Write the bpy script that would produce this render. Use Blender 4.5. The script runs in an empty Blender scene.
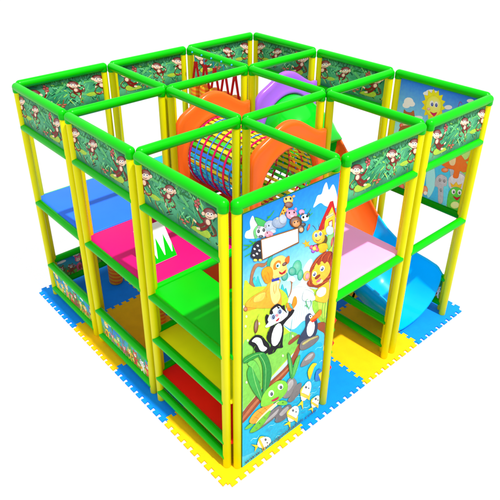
import bpy, bmesh, math, random
from mathutils import Vector, Matrix, Euler
from mathutils.geometry import tessellate_polygon
MURAL = [
(250,252,255,1,12,126,2641,122,2699,167,2706,161,2772,189,2814,218,2755,252,2761,283,2690,314,2643,286,2588),
(250,252,255,1,12,867,2636,886,2689,908,2733,956,2733,977,2793,1008,2821,1045,2739,1093,2775,1138,2699,1166,2614,1166,2525,1026,2591,951,2650),
(250,252,255,1,12,771,1927,795,2065,898,2107,926,1790,872,1562,611,1700,635,1873),
(200,30,30,0,12,947,2384,986,2471,1075,2617,1112,2612,1166,2468,1166,2433,1113,2542,1029,2447,990,2359),
(255,205,40,0,12,993,2365,1033,2449,1107,2557,1162,2444,1166,2272,1024,2304),
(255,240,150,0,12,1036,2484,1126,2498,1137,2462,1046,2449),
(120,130,140,2,6,1039,2467,1135,2473),
(120,130,140,2,4,1043,2505,1051,2455),
(120,130,140,2,4,1064,2507,1071,2456),
(120,130,140,2,4,1084,2509,1092,2458),
(120,130,140,2,4,1104,2510,1112,2460),
(120,130,140,2,4,1124,2512,1133,2462),
(190,60,50,0,12,1077,2421,1127,2422,1136,2349,1086,2345),
(240,250,255,0,12,1087,2409,1120,2412,1126,2361,1093,2355),
(190,60,50,0,12,1001,2426,1027,2435,1026,2369,1002,2362),
(120,195,80,0,12,1166,2146,1166,2109,1166,2087,1148,2087,1113,2106,1084,2142,1067,2187,1064,2232,1077,2268,1102,2289,1135,2291,1166,2272,1166,2237,1166,2192),
(220,30,40,0,12,1166,2160,1166,2137,1166,2122,1163,2116,1152,2122,1142,2138,1137,2161,1136,2186,1140,2209,1148,2224,1159,2230,1166,2224,1166,2208,1166,2186),
(235,60,40,0,12,1083,2127,1075,2106,1066,2091,1056,2086,1047,2092,1041,2107,1040,2128,1043,2151,1050,2171,1060,2186,1070,2191,1079,2185,1084,2171,1086,2150),
(235,60,40,0,12,1029,2180,1022,2162,1014,2150,1005,2145,997,2150,992,2163,991,2181,994,2201,1000,2219,1009,2232,1018,2236,1025,2231,1030,2219,1031,2201),
(100,75,30,1,12,887,2255,989,2245,1046,2295,1083,2239,1057,2192,973,2207,900,2225),
(250,190,30,1,12,971,2228,1066,2204,1094,2142,1034,2117,977,2159),
(245,195,40,0,12,1038,2299,1044,2265,1033,2242,1006,2233,970,2240,932,2262,899,2295,879,2331,874,2363,885,2386,911,2395,946,2389,984,2367,1017,2335),
(250,252,255,0,12,947,2339,946,2329,941,2322,932,2321,922,2326,912,2334,905,2346,902,2357,903,2367,908,2373,917,2374,927,2370,937,2362,944,2350),
(250,252,255,0,12,1003,2329,1002,2319,996,2313,988,2312,977,2316,967,2325,960,2336,957,2348,958,2358,963,2364,972,2365,983,2361,992,2352,1000,2341),
(40,90,190,0,12,941,2338,941,2331,937,2327,932,2326,925,2329,919,2334,914,2342,912,2350,913,2356,916,2361,922,2361,929,2359,935,2353,939,2346),
(40,90,190,0,12,997,2328,996,2321,993,2317,987,2316,981,2319,974,2325,970,2332,967,2340,968,2347,972,2351,977,2352,984,2349,990,2344,995,2336),
(170,60,20,2,7,923,2300,956,2274,990,2282),
(90,60,30,2,5,924,2393,889,2446,868,2462),
(90,60,30,2,5,965,2385,950,2433,965,2448),
(250,185,40,0,12,752,2339,786,2325,791,2359,814,2318,851,2318,834,2294,867,2252,815,2280,790,2278,796,2302),
(230,40,120,0,12,903,2232,902,2223,895,2218,886,2218,874,2223,864,2232,856,2242,853,2253,855,2261,861,2266,871,2266,882,2262,892,2253,900,2242),
(240,70,160,0,12,956,2215,954,2206,948,2201,938,2201,926,2206,916,2215,908,2225,905,2236,906,2245,913,2249,922,2249,934,2245,944,2236,952,2225),
(150,60,200,0,12,928,2183,926,2175,920,2170,910,2170,899,2175,888,2183,881,2194,877,2205,879,2214,885,2218,895,2218,906,2214,917,2205,924,2194),
(230,40,120,0,12,980,2174,978,2165,972,2161,962,2161,951,2166,940,2174,932,2185,929,2196,930,2205,937,2210,946,2210,958,2205,969,2196,976,2185),
(255,220,60,0,12,940,2204,939,2196,932,2191,922,2191,911,2196,901,2205,893,2215,890,2226,891,2235,897,2239,907,2239,918,2235,929,2226,937,2215),
(200,225,250,1,12,1049,2359,1089,2376,1146,2329,1143,2273,1077,2291),
(110,150,60,1,12,1166,2311,1166,2032,1166,1649,1166,1663,1166,1874),
(190,225,70,1,12,1000,2015,1146,2131,1166,2149,1166,1455,824,1702,801,1794,878,1803,1027,1736),
(150,205,50,1,12,1166,1762,1166,1901,1166,1455,1112,1555),
(30,190,190,0,12,1166,2062,1166,2042,1166,2030,1166,2026,1166,2033,1166,2048,1166,2069,1164,2091,1164,2110,1166,2123,1166,2126,1166,2120,1166,2105,1166,2084),
(200,70,60,0,12,1166,1733,1166,1722,1166,1715,1166,1714,1166,1719,1166,1730,1166,1743,1166,1757,1166,1768,1166,1775,1166,1776,1166,1771,1166,1761,1166,1747),
(70,190,150,0,12,769,2073,758,2046,738,2030,713,2030,687,2046,667,2074,655,2108,654,2142,664,2169,684,2184,708,2184,734,2170,755,2142,767,2108),
(50,170,140,0,12,701,2072,698,2055,686,2045,667,2046,645,2056,626,2073,612,2095,606,2117,609,2134,622,2143,640,2143,661,2133,681,2116,695,2094),
(60,180,145,0,12,795,1985,788,1964,775,1951,758,1950,742,1960,729,1980,721,2005,721,2031,728,2052,741,2064,757,2066,774,2056,787,2036,795,2011),
(50,165,140,0,12,600,2055,590,2042,574,2038,556,2043,540,2056,529,2074,524,2093,527,2111,538,2123,553,2127,571,2123,587,2111,598,2093,603,2073),
(170,110,70,2,14,618,1834,648,1884,651,1972,621,2037),
(170,110,70,2,9,652,1959,682,1996),
(250,252,255,1,12,593,2019,620,2050,664,2036,697,1989,668,1974,630,2008),
(40,190,190,1,12,518,1935,536,2015,562,1926,582,1955,617,1847,604,1814,515,1860),
(60,195,200,1,12,194,2145,199,2225,218,2240,232,2186,251,2236,272,2167,293,2108,281,2053,201,2093),
(60,195,200,1,12,508,1902,526,1982,538,2014,563,1951,595,1897,591,1834,510,1863),
(50,175,150,1,12,348,2291,359,2350,395,2364,412,2362,397,2310,369,2270),
(60,195,200,1,12,98,2073,117,2147,149,2167,163,2040),
(170,115,80,1,12,143,2098,163,2219,179,2311,216,2363,268,2351,321,2327,347,2335,344,2305,302,2297,249,2328,211,2290,197,2203,252,2078,201,2081),
(215,235,60,1,12,94,2050,175,2102,299,2084,463,1959,603,1843,687,1723,669,1606,94,1692),
(190,225,50,1,12,94,2166,205,2148,460,2023,602,1864,611,1705,529,1623,663,1419,773,1306,783,1162,646,1088,363,952,102,811,94,835),
(130,205,80,1,12,94,1604,247,1530,485,1439,682,1408,781,1301,775,1167,645,1106,362,970,102,811,94,835),
(70,190,220,1,12,597,1696,688,1696,825,1688,942,1612,1166,1236,1166,1096,1166,709,1166,38,957,24,94,181,94,684,367,804,691,952,831,1133,779,1319,662,1436,554,1593),
(225,242,250,1,12,596,1712,637,1846,721,1896,929,1762,980,1608,1038,1413,966,1350,844,1451,717,1421,604,1518,539,1617),
(25,175,215,1,12,874,1072,1031,1068,1166,905,1166,74,957,24,94,181,94,641,368,767,693,914),
(200,240,250,2,6,904,1178,938,1190,991,1162,1021,1180),
(140,225,245,2,6,1040,972,1076,983,1132,954,1163,972),
(200,240,250,2,6,1123,753,1159,765,1166,732,1166,751),
(140,225,245,2,6,1040,536,1076,547,1134,513,1166,531),
(200,240,250,2,6,1147,384,1166,395,1166,358,1166,377),
(140,225,245,2,6,696,876,729,888,781,858,811,876),
(200,240,250,2,6,626,775,659,786,711,755,740,773),
(140,225,245,2,6,373,614,405,625,454,593,483,610),
(200,240,250,2,6,230,529,262,539,310,508,339,525),
(140,225,245,2,6,454,399,487,410,538,375,568,393),
(200,240,250,2,6,197,321,230,331,278,296,307,314),
(140,225,245,2,6,898,232,935,242,993,205,1025,223),
(200,240,250,2,6,929,373,965,384,1023,348,1055,366),
(140,225,245,2,6,525,503,559,514,610,480,641,498),
(150,205,235,2,4,675,1510,695,1597,736,1671),
(150,205,235,2,4,707,1512,723,1604,757,1679),
(150,205,235,2,4,740,1514,751,1612,778,1687),
(150,205,235,2,4,773,1516,780,1619,799,1695),
(150,205,235,2,4,805,1518,808,1627,820,1703),
(150,205,235,2,4,838,1520,837,1634,842,1711),
(150,205,235,2,4,872,1521,866,1642,863,1720),
(150,205,235,2,4,905,1523,894,1649,884,1728),
(150,205,235,2,4,939,1525,923,1657,905,1736),
(150,205,60,1,12,987,1733,1166,1615,1166,1193,1145,1216,1041,1377,947,1560),
(150,70,40,1,12,1040,1309,1166,1243,1166,1039,1155,1121,1055,1231),
(190,225,80,1,12,1014,1656,1166,1619,1166,1340,1081,1372),
(60,140,40,2,7,1141,1253,1130,1448,1152,1619),
(60,140,40,2,7,1166,1121,1166,1359,1166,1570),
(60,140,40,2,7,1112,1304,1092,1451,1106,1577),
(150,75,45,1,12,94,789,329,918,650,1022,781,1187,830,1141,700,932,368,789,94,644),
(190,110,70,1,12,103,738,337,869,652,977,669,952,352,829,103,686),
(150,75,45,1,12,655,1306,772,1323,797,1281,673,1259),
(235,250,190,0,12,142,1879,141,1873,138,1870,134,1869,129,1872,125,1877,122,1884,121,1891,122,1897,125,1900,129,1901,134,1898,138,1893,141,1886),
(235,250,190,0,12,134,1780,133,1774,130,1770,126,1770,121,1772,116,1778,113,1785,112,1792,113,1798,116,1801,120,1802,125,1799,130,1794,133,1787),
(235,250,190,0,12,111,1997,110,1992,107,1988,103,1988,98,1990,94,1995,94,2002,94,2008,94,2014,94,2017,98,2018,103,2016,107,2011,110,2004),
(235,250,190,0,12,599,1169,598,1162,595,1158,590,1158,584,1161,579,1168,575,1176,573,1185,574,1192,577,1196,582,1196,588,1192,594,1186,598,1177),
(235,250,190,0,12,717,1338,716,1331,713,1327,708,1327,702,1330,696,1337,692,1345,690,1353,691,1360,695,1364,700,1364,706,1361,711,1354,715,1346),
(235,250,190,0,12,161,1612,160,1606,156,1602,152,1602,147,1605,143,1610,139,1617,138,1625,139,1631,142,1635,147,1635,152,1632,156,1626,159,1619),
(235,250,190,0,12,149,1130,148,1123,145,1120,140,1119,135,1123,130,1129,127,1138,126,1146,127,1152,130,1156,135,1156,140,1153,144,1147,148,1138),
(235,250,190,0,12,287,1725,286,1719,283,1715,278,1715,273,1718,268,1723,265,1730,264,1738,265,1744,268,1747,272,1748,277,1745,282,1740,285,1733),
(255,165,40,1,12,98,1976,128,2009,181,2015,233,2033,322,2054,441,2028,507,1954,498,1899,429,1865,376,1847,317,1912,253,1911,164,1931,120,1943),
(255,225,130,1,12,324,1962,414,2016,490,1996,504,1938,447,1882,383,1855,326,1902),
(200,110,30,2,6,163,2011,208,1963,221,1923),
(200,110,30,2,6,323,1995,353,1930,326,1902),
(190,110,60,0,12,141,1957,139,1948,133,1943,125,1943,116,1948,107,1957,101,1968,99,1979,101,1988,107,1993,115,1993,125,1988,133,1979,139,1968),
(255,175,50,1,12,380,2139,507,2079,497,1997,530,1891,499,1790,137,1979,163,2052,308,2065,354,2091),
(255,225,140,1,12,415,2110,503,2068,492,1999,520,1896,468,1832,412,1913,390,2049),
(250,215,120,1,12,385,2263,397,2316,447,2332,516,2319,577,2266,605,2268,605,2211,575,2192,593,2131,560,2106,498,2105,435,2119,401,2190),
(250,160,30,1,12,288,2237,313,2283,379,2269,417,2209,414,2135,368,2107,327,2138),
(240,140,40,1,12,424,2227,429,2272,469,2287,505,2262,493,2226,452,2208),
(250,252,255,0,12,499,2220,492,2212,483,2210,472,2213,461,2221,454,2232,451,2244,453,2254,459,2261,469,2264,480,2261,490,2253,497,2242,500,2230),
(60,170,170,0,12,484,2226,480,2221,474,2219,467,2221,461,2225,457,2232,456,2239,457,2246,461,2251,467,2252,473,2251,479,2246,483,2240,485,2232),
(20,30,50,0,12,476,2232,475,2229,474,2227,471,2226,468,2228,465,2231,463,2234,462,2238,462,2242,464,2244,467,2244,470,2243,473,2240,475,2236),
(235,110,40,1,12,553,2264,602,2274,605,2215,570,2209),
(110,50,40,0,12,577,2221,579,2213,576,2205,568,2200,557,2199,545,2201,534,2206,527,2213,524,2221,527,2229,535,2234,546,2235,558,2234,569,2228),
(225,130,20,2,6,324,2214,338,2171,360,2131),
(225,130,20,2,6,350,2235,371,2192,380,2139),
(225,130,20,2,6,304,2211,319,2169,335,2139),
(225,140,40,2,6,438,2063,433,2016,449,1957),
(225,140,40,2,6,458,2065,463,2013,457,1966),
(225,140,40,2,6,322,2045,282,2029,256,1992),
(225,140,40,2,6,369,2059,343,2023,358,1965),
(225,140,40,2,6,215,2050,189,2039,163,2015),
(255,205,90,1,12,215,2038,295,2047,343,2023,311,1964,216,1988),
(200,30,40,0,12,488,2171,525,2138,573,2152,565,2123,526,2122,497,2145),
(50,60,180,0,12,404,2128,491,2109,497,2081,410,2101),
(200,200,220,0,12,496,2059,495,2053,492,2050,487,2049,481,2052,476,2057,472,2064,471,2072,472,2078,475,2081,480,2082,486,2079,491,2073,495,2066),
(60,165,60,2,12,94,2549,157,2556,223,2581),
(60,165,60,2,12,108,2484,174,2490,241,2515),
(60,165,60,2,12,94,2596,153,2569,223,2559),
(60,165,60,2,12,156,2609,215,2561,274,2530),
(60,165,60,2,12,621,2628,694,2636,767,2663),
(60,165,60,2,12,719,2561,789,2567,859,2591),
(60,165,60,2,12,755,2577,796,2598,836,2638),
(60,165,60,2,12,679,2591,696,2621,711,2669),
(60,165,60,2,12,336,2751,361,2744,386,2753),
(60,165,60,2,12,328,2726,370,2744,411,2780),
(70,185,90,1,12,206,2786,235,2782,328,2708,322,2657,254,2698),
(110,200,120,1,12,196,2678,237,2712,271,2677,223,2596),
(240,180,60,1,12,468,2698,503,2760,544,2788,581,2760,543,2730,511,2677),
(130,70,30,0,12,520,2739,519,2736,517,2734,514,2733,510,2735,506,2738,503,2742,502,2746,503,2749,505,2751,509,2752,513,2750,516,2747,519,2743),
(130,70,30,0,12,504,2716,503,2713,501,2711,497,2710,493,2712,489,2715,487,2719,486,2723,486,2727,489,2729,492,2729,496,2728,500,2725,503,2721),
(130,70,30,0,12,547,2755,547,2751,544,2749,541,2749,537,2750,533,2753,531,2757,529,2762,530,2765,532,2767,536,2768,540,2766,544,2763,546,2759),
(130,70,30,0,12,536,2712,535,2708,533,2706,529,2706,525,2707,521,2710,519,2714,518,2718,518,2722,521,2724,524,2724,528,2723,532,2720,535,2716),
(245,190,80,0,12,614,2798,610,2783,595,2775,574,2775,550,2784,528,2799,512,2818,506,2837,511,2851,525,2856,546,2856,569,2851,592,2836,608,2817),
(120,70,60,0,12,617,2754,613,2744,600,2739,580,2741,558,2749,539,2761,525,2776,519,2789,523,2800,536,2804,555,2803,577,2795,597,2783,611,2768),
(60,30,30,0,12,545,2833,544,2828,541,2825,537,2824,532,2826,528,2830,525,2835,523,2840,524,2845,527,2848,531,2849,536,2847,540,2843,543,2838),
(60,30,30,0,12,595,2818,594,2813,592,2810,587,2809,582,2811,578,2815,575,2820,573,2825,574,2830,577,2833,581,2834,586,2832,590,2828,594,2823),
(235,170,70,0,12,520,2853,516,2851,510,2852,503,2856,496,2856,490,2856,488,2856,489,2856,493,2856,499,2856,507,2856,514,2856,519,2856,521,2856),
(235,170,70,0,12,633,2832,634,2827,633,2822,628,2819,621,2819,613,2820,607,2823,602,2828,601,2833,602,2837,607,2840,614,2841,622,2840,628,2836),
(100,60,30,2,6,545,2856,538,2856),
(100,60,30,2,6,575,2850,578,2856),
(165,180,205,0,12,443,2623,437,2602,418,2590,390,2590,359,2602,331,2624,312,2651,304,2678,310,2699,329,2711,356,2711,386,2699,415,2678,435,2651),
(140,160,190,0,12,550,2630,548,2607,530,2593,500,2590,464,2599,429,2618,402,2643,389,2669,391,2692,408,2706,437,2709,473,2701,508,2683,535,2657),
(185,200,220,0,12,436,2582,433,2574,424,2571,409,2573,394,2579,380,2589,370,2600,366,2610,369,2618,378,2621,392,2620,408,2613,422,2604,432,2593),
(175,190,210,0,12,552,2647,548,2629,537,2618,520,2616,501,2624,483,2639,470,2660,465,2680,468,2698,480,2709,496,2711,515,2704,533,2689,546,2668),
(40,50,70,0,12,362,2662,362,2659,360,2657,357,2656,354,2657,351,2660,349,2664,348,2668,349,2671,351,2674,353,2674,357,2673,359,2670,361,2666),
(255,230,120,0,12,452,2693,452,2689,449,2687,446,2687,442,2688,438,2691,436,2695,435,2699,435,2703,438,2705,441,2705,445,2704,449,2701,451,2697),
(245,150,175,0,12,668,2648,663,2630,646,2621,621,2622,593,2633,567,2651,549,2673,542,2695,547,2712,563,2721,588,2720,615,2710,641,2692,660,2670),
(250,180,200,0,12,639,2644,636,2638,629,2635,618,2636,606,2641,594,2648,586,2657,583,2665,585,2671,593,2674,604,2673,616,2668,627,2661,635,2652),
(60,30,40,0,12,587,2693,586,2689,584,2686,580,2685,576,2687,572,2690,570,2695,568,2700,569,2704,571,2706,575,2707,579,2706,583,2702,586,2698),
(60,30,40,0,12,642,2676,641,2672,639,2670,635,2669,631,2670,627,2674,625,2679,623,2683,624,2688,626,2690,630,2691,634,2689,638,2686,641,2681),
(240,120,160,0,12,569,2721,568,2715,564,2712,558,2711,552,2713,546,2718,542,2725,540,2732,541,2738,545,2741,550,2742,557,2740,563,2735,567,2728),
(240,120,160,0,12,664,2698,663,2692,659,2688,654,2687,647,2690,641,2695,636,2702,634,2709,635,2715,639,2718,645,2719,652,2717,658,2711,662,2705),
(245,150,190,0,12,756,2637,753,2628,744,2623,731,2623,715,2629,701,2639,691,2651,687,2663,690,2672,698,2677,712,2677,727,2671,741,2661,752,2649),
(215,220,225,0,12,333,2616,328,2595,312,2583,289,2583,263,2593,240,2613,224,2637,218,2662,223,2682,238,2694,261,2695,286,2685,310,2666,327,2641),
(30,30,40,0,12,261,2652,260,2645,256,2641,250,2640,243,2642,237,2648,233,2656,231,2664,232,2671,237,2675,242,2676,249,2674,255,2668,260,2660),
(30,30,40,0,12,317,2641,316,2634,312,2630,306,2629,299,2632,292,2638,288,2645,286,2653,288,2660,292,2665,298,2666,305,2663,311,2657,315,2649),
(60,60,70,0,12,298,2591,296,2586,289,2584,279,2586,267,2591,257,2597,250,2605,247,2612,250,2616,256,2618,267,2616,278,2612,288,2605,295,2598),
(150,150,160,0,12,267,2685,266,2680,261,2677,254,2677,247,2679,240,2685,236,2692,234,2699,235,2704,240,2707,246,2707,254,2704,261,2699,265,2692),
(150,150,160,0,12,333,2667,332,2662,328,2659,322,2659,315,2661,309,2666,304,2672,302,2679,304,2684,308,2687,314,2687,321,2684,327,2679,331,2673),
(245,150,175,0,12,404,2566,400,2554,387,2549,369,2551,349,2559,331,2572,318,2588,313,2602,317,2613,329,2618,347,2617,367,2609,386,2596,399,2580),
(230,90,120,0,12,383,2567,381,2563,377,2562,371,2563,364,2566,358,2570,353,2575,351,2579,353,2583,357,2584,363,2583,370,2580,377,2576,381,2571),
(60,30,40,0,12,347,2603,347,2600,345,2598,342,2598,339,2599,336,2602,334,2605,333,2609,334,2612,336,2613,338,2614,342,2612,344,2610,346,2607),
(110,55,25,0,12,730,2553,725,2532,706,2520,677,2521,645,2533,616,2555,595,2582,586,2609,592,2630,610,2641,638,2641,670,2629,700,2608,721,2580),
(210,140,70,0,12,708,2547,705,2533,693,2527,675,2527,655,2535,636,2549,623,2566,617,2582,621,2595,632,2602,650,2601,670,2594,689,2580,703,2563),
(40,20,20,0,12,650,2580,650,2577,648,2575,645,2574,642,2576,638,2578,636,2582,635,2586,636,2589,638,2590,641,2591,644,2589,647,2587,649,2583),
(40,20,20,0,12,688,2573,687,2570,685,2568,682,2567,679,2569,676,2571,674,2575,673,2579,673,2582,675,2584,678,2584,681,2583,685,2580,687,2576),
(235,235,235,0,12,811,2563,808,2550,796,2543,777,2544,756,2552,737,2566,723,2582,718,2599,721,2612,733,2619,751,2619,772,2611,791,2597,805,2580),
(30,30,30,0,12,758,2588,757,2583,754,2580,748,2580,742,2582,737,2587,733,2593,731,2599,732,2603,735,2606,740,2607,746,2604,752,2600,756,2594),
(30,30,30,0,12,802,2581,801,2576,798,2573,793,2572,786,2575,781,2579,777,2585,775,2591,776,2596,779,2599,784,2599,791,2597,796,2592,800,2587),
(30,30,30,0,12,748,2622,747,2618,743,2616,737,2616,730,2619,723,2623,719,2628,717,2634,718,2638,722,2640,728,2640,735,2637,741,2633,746,2627),
(30,30,30,0,12,822,2594,821,2590,817,2588,811,2588,804,2591,797,2595,793,2601,791,2606,792,2610,796,2612,802,2612,809,2610,815,2605,820,2600),
(70,50,40,0,12,767,2473,764,2457,753,2447,737,2446,717,2454,700,2468,687,2488,681,2507,684,2523,695,2533,711,2534,730,2526,748,2512,761,2493),
(220,170,120,0,12,754,2470,752,2461,746,2456,736,2455,724,2460,714,2468,706,2479,703,2491,705,2500,711,2505,721,2506,732,2502,743,2493,751,2482),
(50,50,50,0,12,781,2509,779,2502,771,2499,758,2500,744,2506,732,2514,722,2524,719,2533,721,2540,729,2544,742,2542,755,2537,768,2529,778,2519),
(215,60,50,0,12,831,2460,824,2449,816,2442,809,2440,803,2444,799,2453,800,2465,804,2478,811,2489,819,2496,826,2497,832,2493,835,2484,835,2472),
(45,45,55,1,12,174,2499,198,2562,248,2573,282,2542,281,2385,218,2406,168,2457),
(225,225,230,0,12,219,2503,216,2502,211,2503,205,2507,200,2511,196,2517,195,2522,196,2525,199,2527,204,2526,209,2522,215,2517,218,2512,220,2507),
(225,225,230,0,12,252,2519,249,2517,244,2519,238,2522,233,2527,229,2532,228,2537,229,2541,232,2542,237,2541,243,2538,248,2533,252,2527,253,2522),
(225,225,230,0,12,245,2447,242,2446,237,2447,231,2451,226,2456,222,2461,221,2466,222,2470,225,2471,230,2470,236,2467,241,2462,245,2456,246,2451),
(225,225,230,0,12,212,2447,208,2446,203,2447,198,2450,192,2455,189,2461,187,2466,188,2469,191,2471,196,2470,202,2466,207,2461,211,2456,213,2451),
(225,225,230,0,12,271,2466,267,2465,262,2466,256,2470,251,2475,247,2480,246,2485,247,2489,250,2490,255,2489,261,2486,266,2481,270,2475,272,2470),
(245,215,60,0,12,238,2396,236,2392,231,2390,222,2392,213,2396,205,2402,199,2408,197,2415,199,2419,205,2421,213,2419,222,2415,230,2409,236,2403),
(245,215,60,0,12,287,2375,285,2370,280,2368,273,2369,266,2372,259,2378,254,2384,252,2390,254,2395,258,2397,265,2396,273,2393,280,2387,285,2381),
(150,100,50,0,12,270,2576,692,2517,711,2360,289,2371),
(254,254,254,0,0,279,2564,685,2507,698,2375,299,2379),
(255,195,50,1,12,1025,1758,1137,1779,1166,1670,1166,1564,1133,1516,973,1626,982,1704),
(255,250,235,1,12,982,1704,1044,1735,1114,1694,1113,1625,1038,1628),
(255,190,60,0,12,881,1935,871,1917,854,1909,834,1913,815,1926,800,1947,792,1971,793,1994,803,2011,820,2019,839,2016,859,2003,874,1982,882,1958),
(250,150,160,0,12,869,1940,863,1929,853,1923,841,1925,830,1932,821,1945,817,1960,819,1975,825,1986,834,1992,846,1991,857,1983,866,1970,870,1955),
(165,60,30,1,12,876,1831,848,1884,881,1914,873,2008,916,2078,975,2109,1060,2117,1152,2080,1166,2003,1166,1916,1166,1831,1166,1784,1099,1756,1010,1752,942,1792),
(125,40,25,1,12,1135,2084,1166,2055,1166,1979,1166,1911,1166,1831,1166,1784,1166,1875,1166,1987),
(255,195,60,1,12,911,1860,898,1964,929,2015,949,2051,984,2009,1021,2038,1065,1992,1105,1994,1153,1906,1134,1834,1054,1798,974,1795),
(250,252,255,0,12,965,1915,958,1906,946,1904,933,1907,920,1917,911,1930,907,1945,908,1957,916,1966,927,1968,941,1965,953,1955,963,1942,967,1928),
(30,60,130,0,12,951,1923,947,1918,941,1916,934,1917,928,1922,923,1929,921,1937,923,1944,927,1949,933,1951,940,1950,946,1945,951,1938,952,1930),
(250,252,255,0,12,1069,1927,1061,1918,1049,1915,1034,1919,1020,1929,1010,1943,1006,1959,1007,1972,1015,1981,1027,1984,1042,1980,1055,1970,1066,1956,1071,1940),
(30,60,130,0,12,1055,1933,1050,1928,1043,1926,1036,1928,1028,1933,1023,1941,1021,1949,1022,1957,1027,1963,1033,1965,1041,1963,1048,1958,1054,1950,1056,1941),
(255,255,255,0,0,938,1941,937,1938,936,1937,933,1937,930,1938,928,1940,926,1944,925,1947,925,1950,927,1951,929,1951,932,1950,935,1947,937,1944),
(255,255,255,0,0,1039,1954,1039,1952,1037,1950,1034,1950,1032,1951,1029,1954,1027,1957,1026,1960,1026,1963,1028,1965,1030,1965,1033,1963,1036,1961,1038,1958),
(150,60,30,1,12,946,1886,963,1901,1008,1900,1017,1876,986,1864,963,1868),
(245,110,140,1,12,969,1839,1024,1849,1022,1820,990,1819),
(205,95,45,2,12,947,2077,926,2048,892,2032),
(120,35,20,2,6,959,2066,938,2036,904,2020),
(205,95,45,2,12,1006,2108,962,2083,948,2067),
(120,35,20,2,6,1018,2097,974,2072,960,2055),
(205,95,45,2,12,1069,2106,1024,2081,1020,2047),
(120,35,20,2,6,1081,2095,1037,2069,1032,2035),
(205,95,45,2,12,1137,2071,1109,2031,1110,1998),
(120,35,20,2,6,1150,2059,1122,2019,1122,1986),
(205,95,45,2,12,1166,1993,1158,1957,1154,1926),
(120,35,20,2,6,1166,1981,1166,1944,1166,1913),
(205,95,45,2,12,1166,1887,1166,1864,1161,1860),
(120,35,20,2,6,1166,1874,1166,1852,1166,1847),
(205,95,45,2,12,1166,1814,1154,1805,1120,1814),
(120,35,20,2,6,1166,1801,1166,1792,1133,1801),
(205,95,45,2,12,885,1990,883,1926,907,1869),
(120,35,20,2,6,897,1978,895,1914,919,1856),
(205,95,45,2,12,869,1906,881,1861,924,1817),
(120,35,20,2,6,881,1894,893,1849,936,1804),
(205,95,45,2,12,1138,1771,1089,1775,1048,1778),
(120,35,20,2,6,1151,1758,1101,1762,1060,1765),
(225,215,195,2,5,1057,1688,1044,1653),
(225,215,195,2,5,1082,1682,1079,1628),
(225,215,195,2,5,1033,1679,1023,1654),
(255,225,130,0,10,1064,1811,1065,1800,1058,1792,1043,1788,1023,1790,1003,1797,986,1807,976,1819,974,1830,982,1837,997,1841,1016,1839,1037,1832,1054,1822),
(245,110,140,1,12,969,1839,1024,1849,1022,1820,990,1819),
(150,60,30,1,12,946,1886,963,1901,1008,1900,1017,1876,986,1864,963,1868),
(150,70,20,2,6,916,1995,930,2005),
(150,70,20,2,6,992,2012,1015,2019),
(235,245,250,1,12,815,1814,880,1782,950,1707,965,1630,808,1710),
(90,130,40,2,7,231,1660,224,1548,207,1430),
(125,70,30,0,12,263,1710,257,1680,248,1659,237,1651,226,1658,218,1679,214,1708,215,1741,220,1771,229,1791,240,1799,251,1792,259,1772,263,1743),
(160,120,60,2,5,248,1795,255,1829),
(22,22,28,1,12,153,1586,186,1624,241,1628,307,1579,357,1497,401,1421,408,1349,342,1344,274,1386,229,1454,198,1523),
(250,252,255,1,12,190,1589,237,1603,298,1550,331,1457,375,1399,341,1382,292,1423,258,1500,227,1549),
(22,22,28,1,12,365,1538,395,1612,457,1649,536,1627,575,1510,568,1345,575,1288,504,1318,471,1292,397,1310,392,1359,422,1403,380,1478),
(250,252,255,0,12,549,1441,530,1395,503,1367,473,1365,446,1386,428,1428,423,1482,430,1536,449,1581,476,1607,505,1611,532,1591,550,1550,556,1496),
(22,22,28,1,12,543,1609,617,1634,638,1681,700,1659,678,1616,608,1585,561,1559),
(22,22,28,1,12,341,1762,359,1790,390,1760,403,1822,481,1840,542,1784,569,1781,580,1729,603,1669,550,1625,438,1632,361,1670),
(250,252,255,1,12,344,1665,381,1691,372,1731,422,1800,498,1804,544,1745,607,1657,558,1619,458,1627,371,1639),
(22,22,28,1,12,397,1770,414,1816,436,1749),
(22,22,28,1,12,475,1816,519,1772,509,1746),
(170,200,235,0,12,464,1703,459,1692,449,1687,436,1689,423,1698,413,1712,407,1728,406,1743,411,1755,421,1759,433,1757,446,1748,457,1734,463,1718),
(170,200,235,0,12,542,1721,537,1710,527,1705,515,1707,501,1716,490,1731,484,1747,483,1762,488,1773,498,1778,511,1776,524,1767,535,1753,542,1737),
(40,60,120,0,12,454,1709,453,1701,449,1695,443,1695,436,1698,430,1706,425,1716,423,1726,424,1735,428,1740,435,1741,441,1737,448,1729,453,1719),
(40,60,120,0,12,531,1729,530,1720,526,1715,519,1714,512,1718,506,1725,501,1735,499,1745,500,1754,504,1759,510,1760,517,1756,524,1749,529,1739),
(235,130,150,0,12,499,1705,497,1699,493,1697,486,1698,478,1702,471,1709,465,1717,463,1724,465,1729,470,1732,477,1731,484,1726,492,1720,497,1712),
(210,40,60,1,12,470,1660,510,1670,502,1646,482,1646),
(255,150,30,1,12,589,1770,616,1777,656,1711,686,1809,715,1790,728,1729,712,1696,666,1676,620,1708),
(60,180,180,0,12,663,1727,673,1707,678,1691,678,1681,673,1681,663,1691,651,1707,639,1728,630,1748,624,1764,624,1773,630,1773,639,1764,651,1748),
(255,120,20,1,12,620,1723,662,1686,643,1671,609,1707),
(60,170,90,2,8,899,1557,847,1677,877,1689),
(60,170,90,2,8,898,1567,926,1618,903,1663),
(60,170,90,2,8,893,1579,846,1631,834,1629),
(130,200,190,2,6,680,1564,672,1456,666,1345),
(50,60,90,1,12,767,1218,804,1301,867,1370,858,1489,908,1508,956,1452,1015,1381,1044,1267,1017,1173,919,1195,838,1195),
(250,252,255,0,12,998,1269,988,1231,968,1209,943,1207,918,1225,899,1259,888,1303,887,1347,898,1384,917,1405,941,1408,966,1391,986,1357,998,1314),
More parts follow.
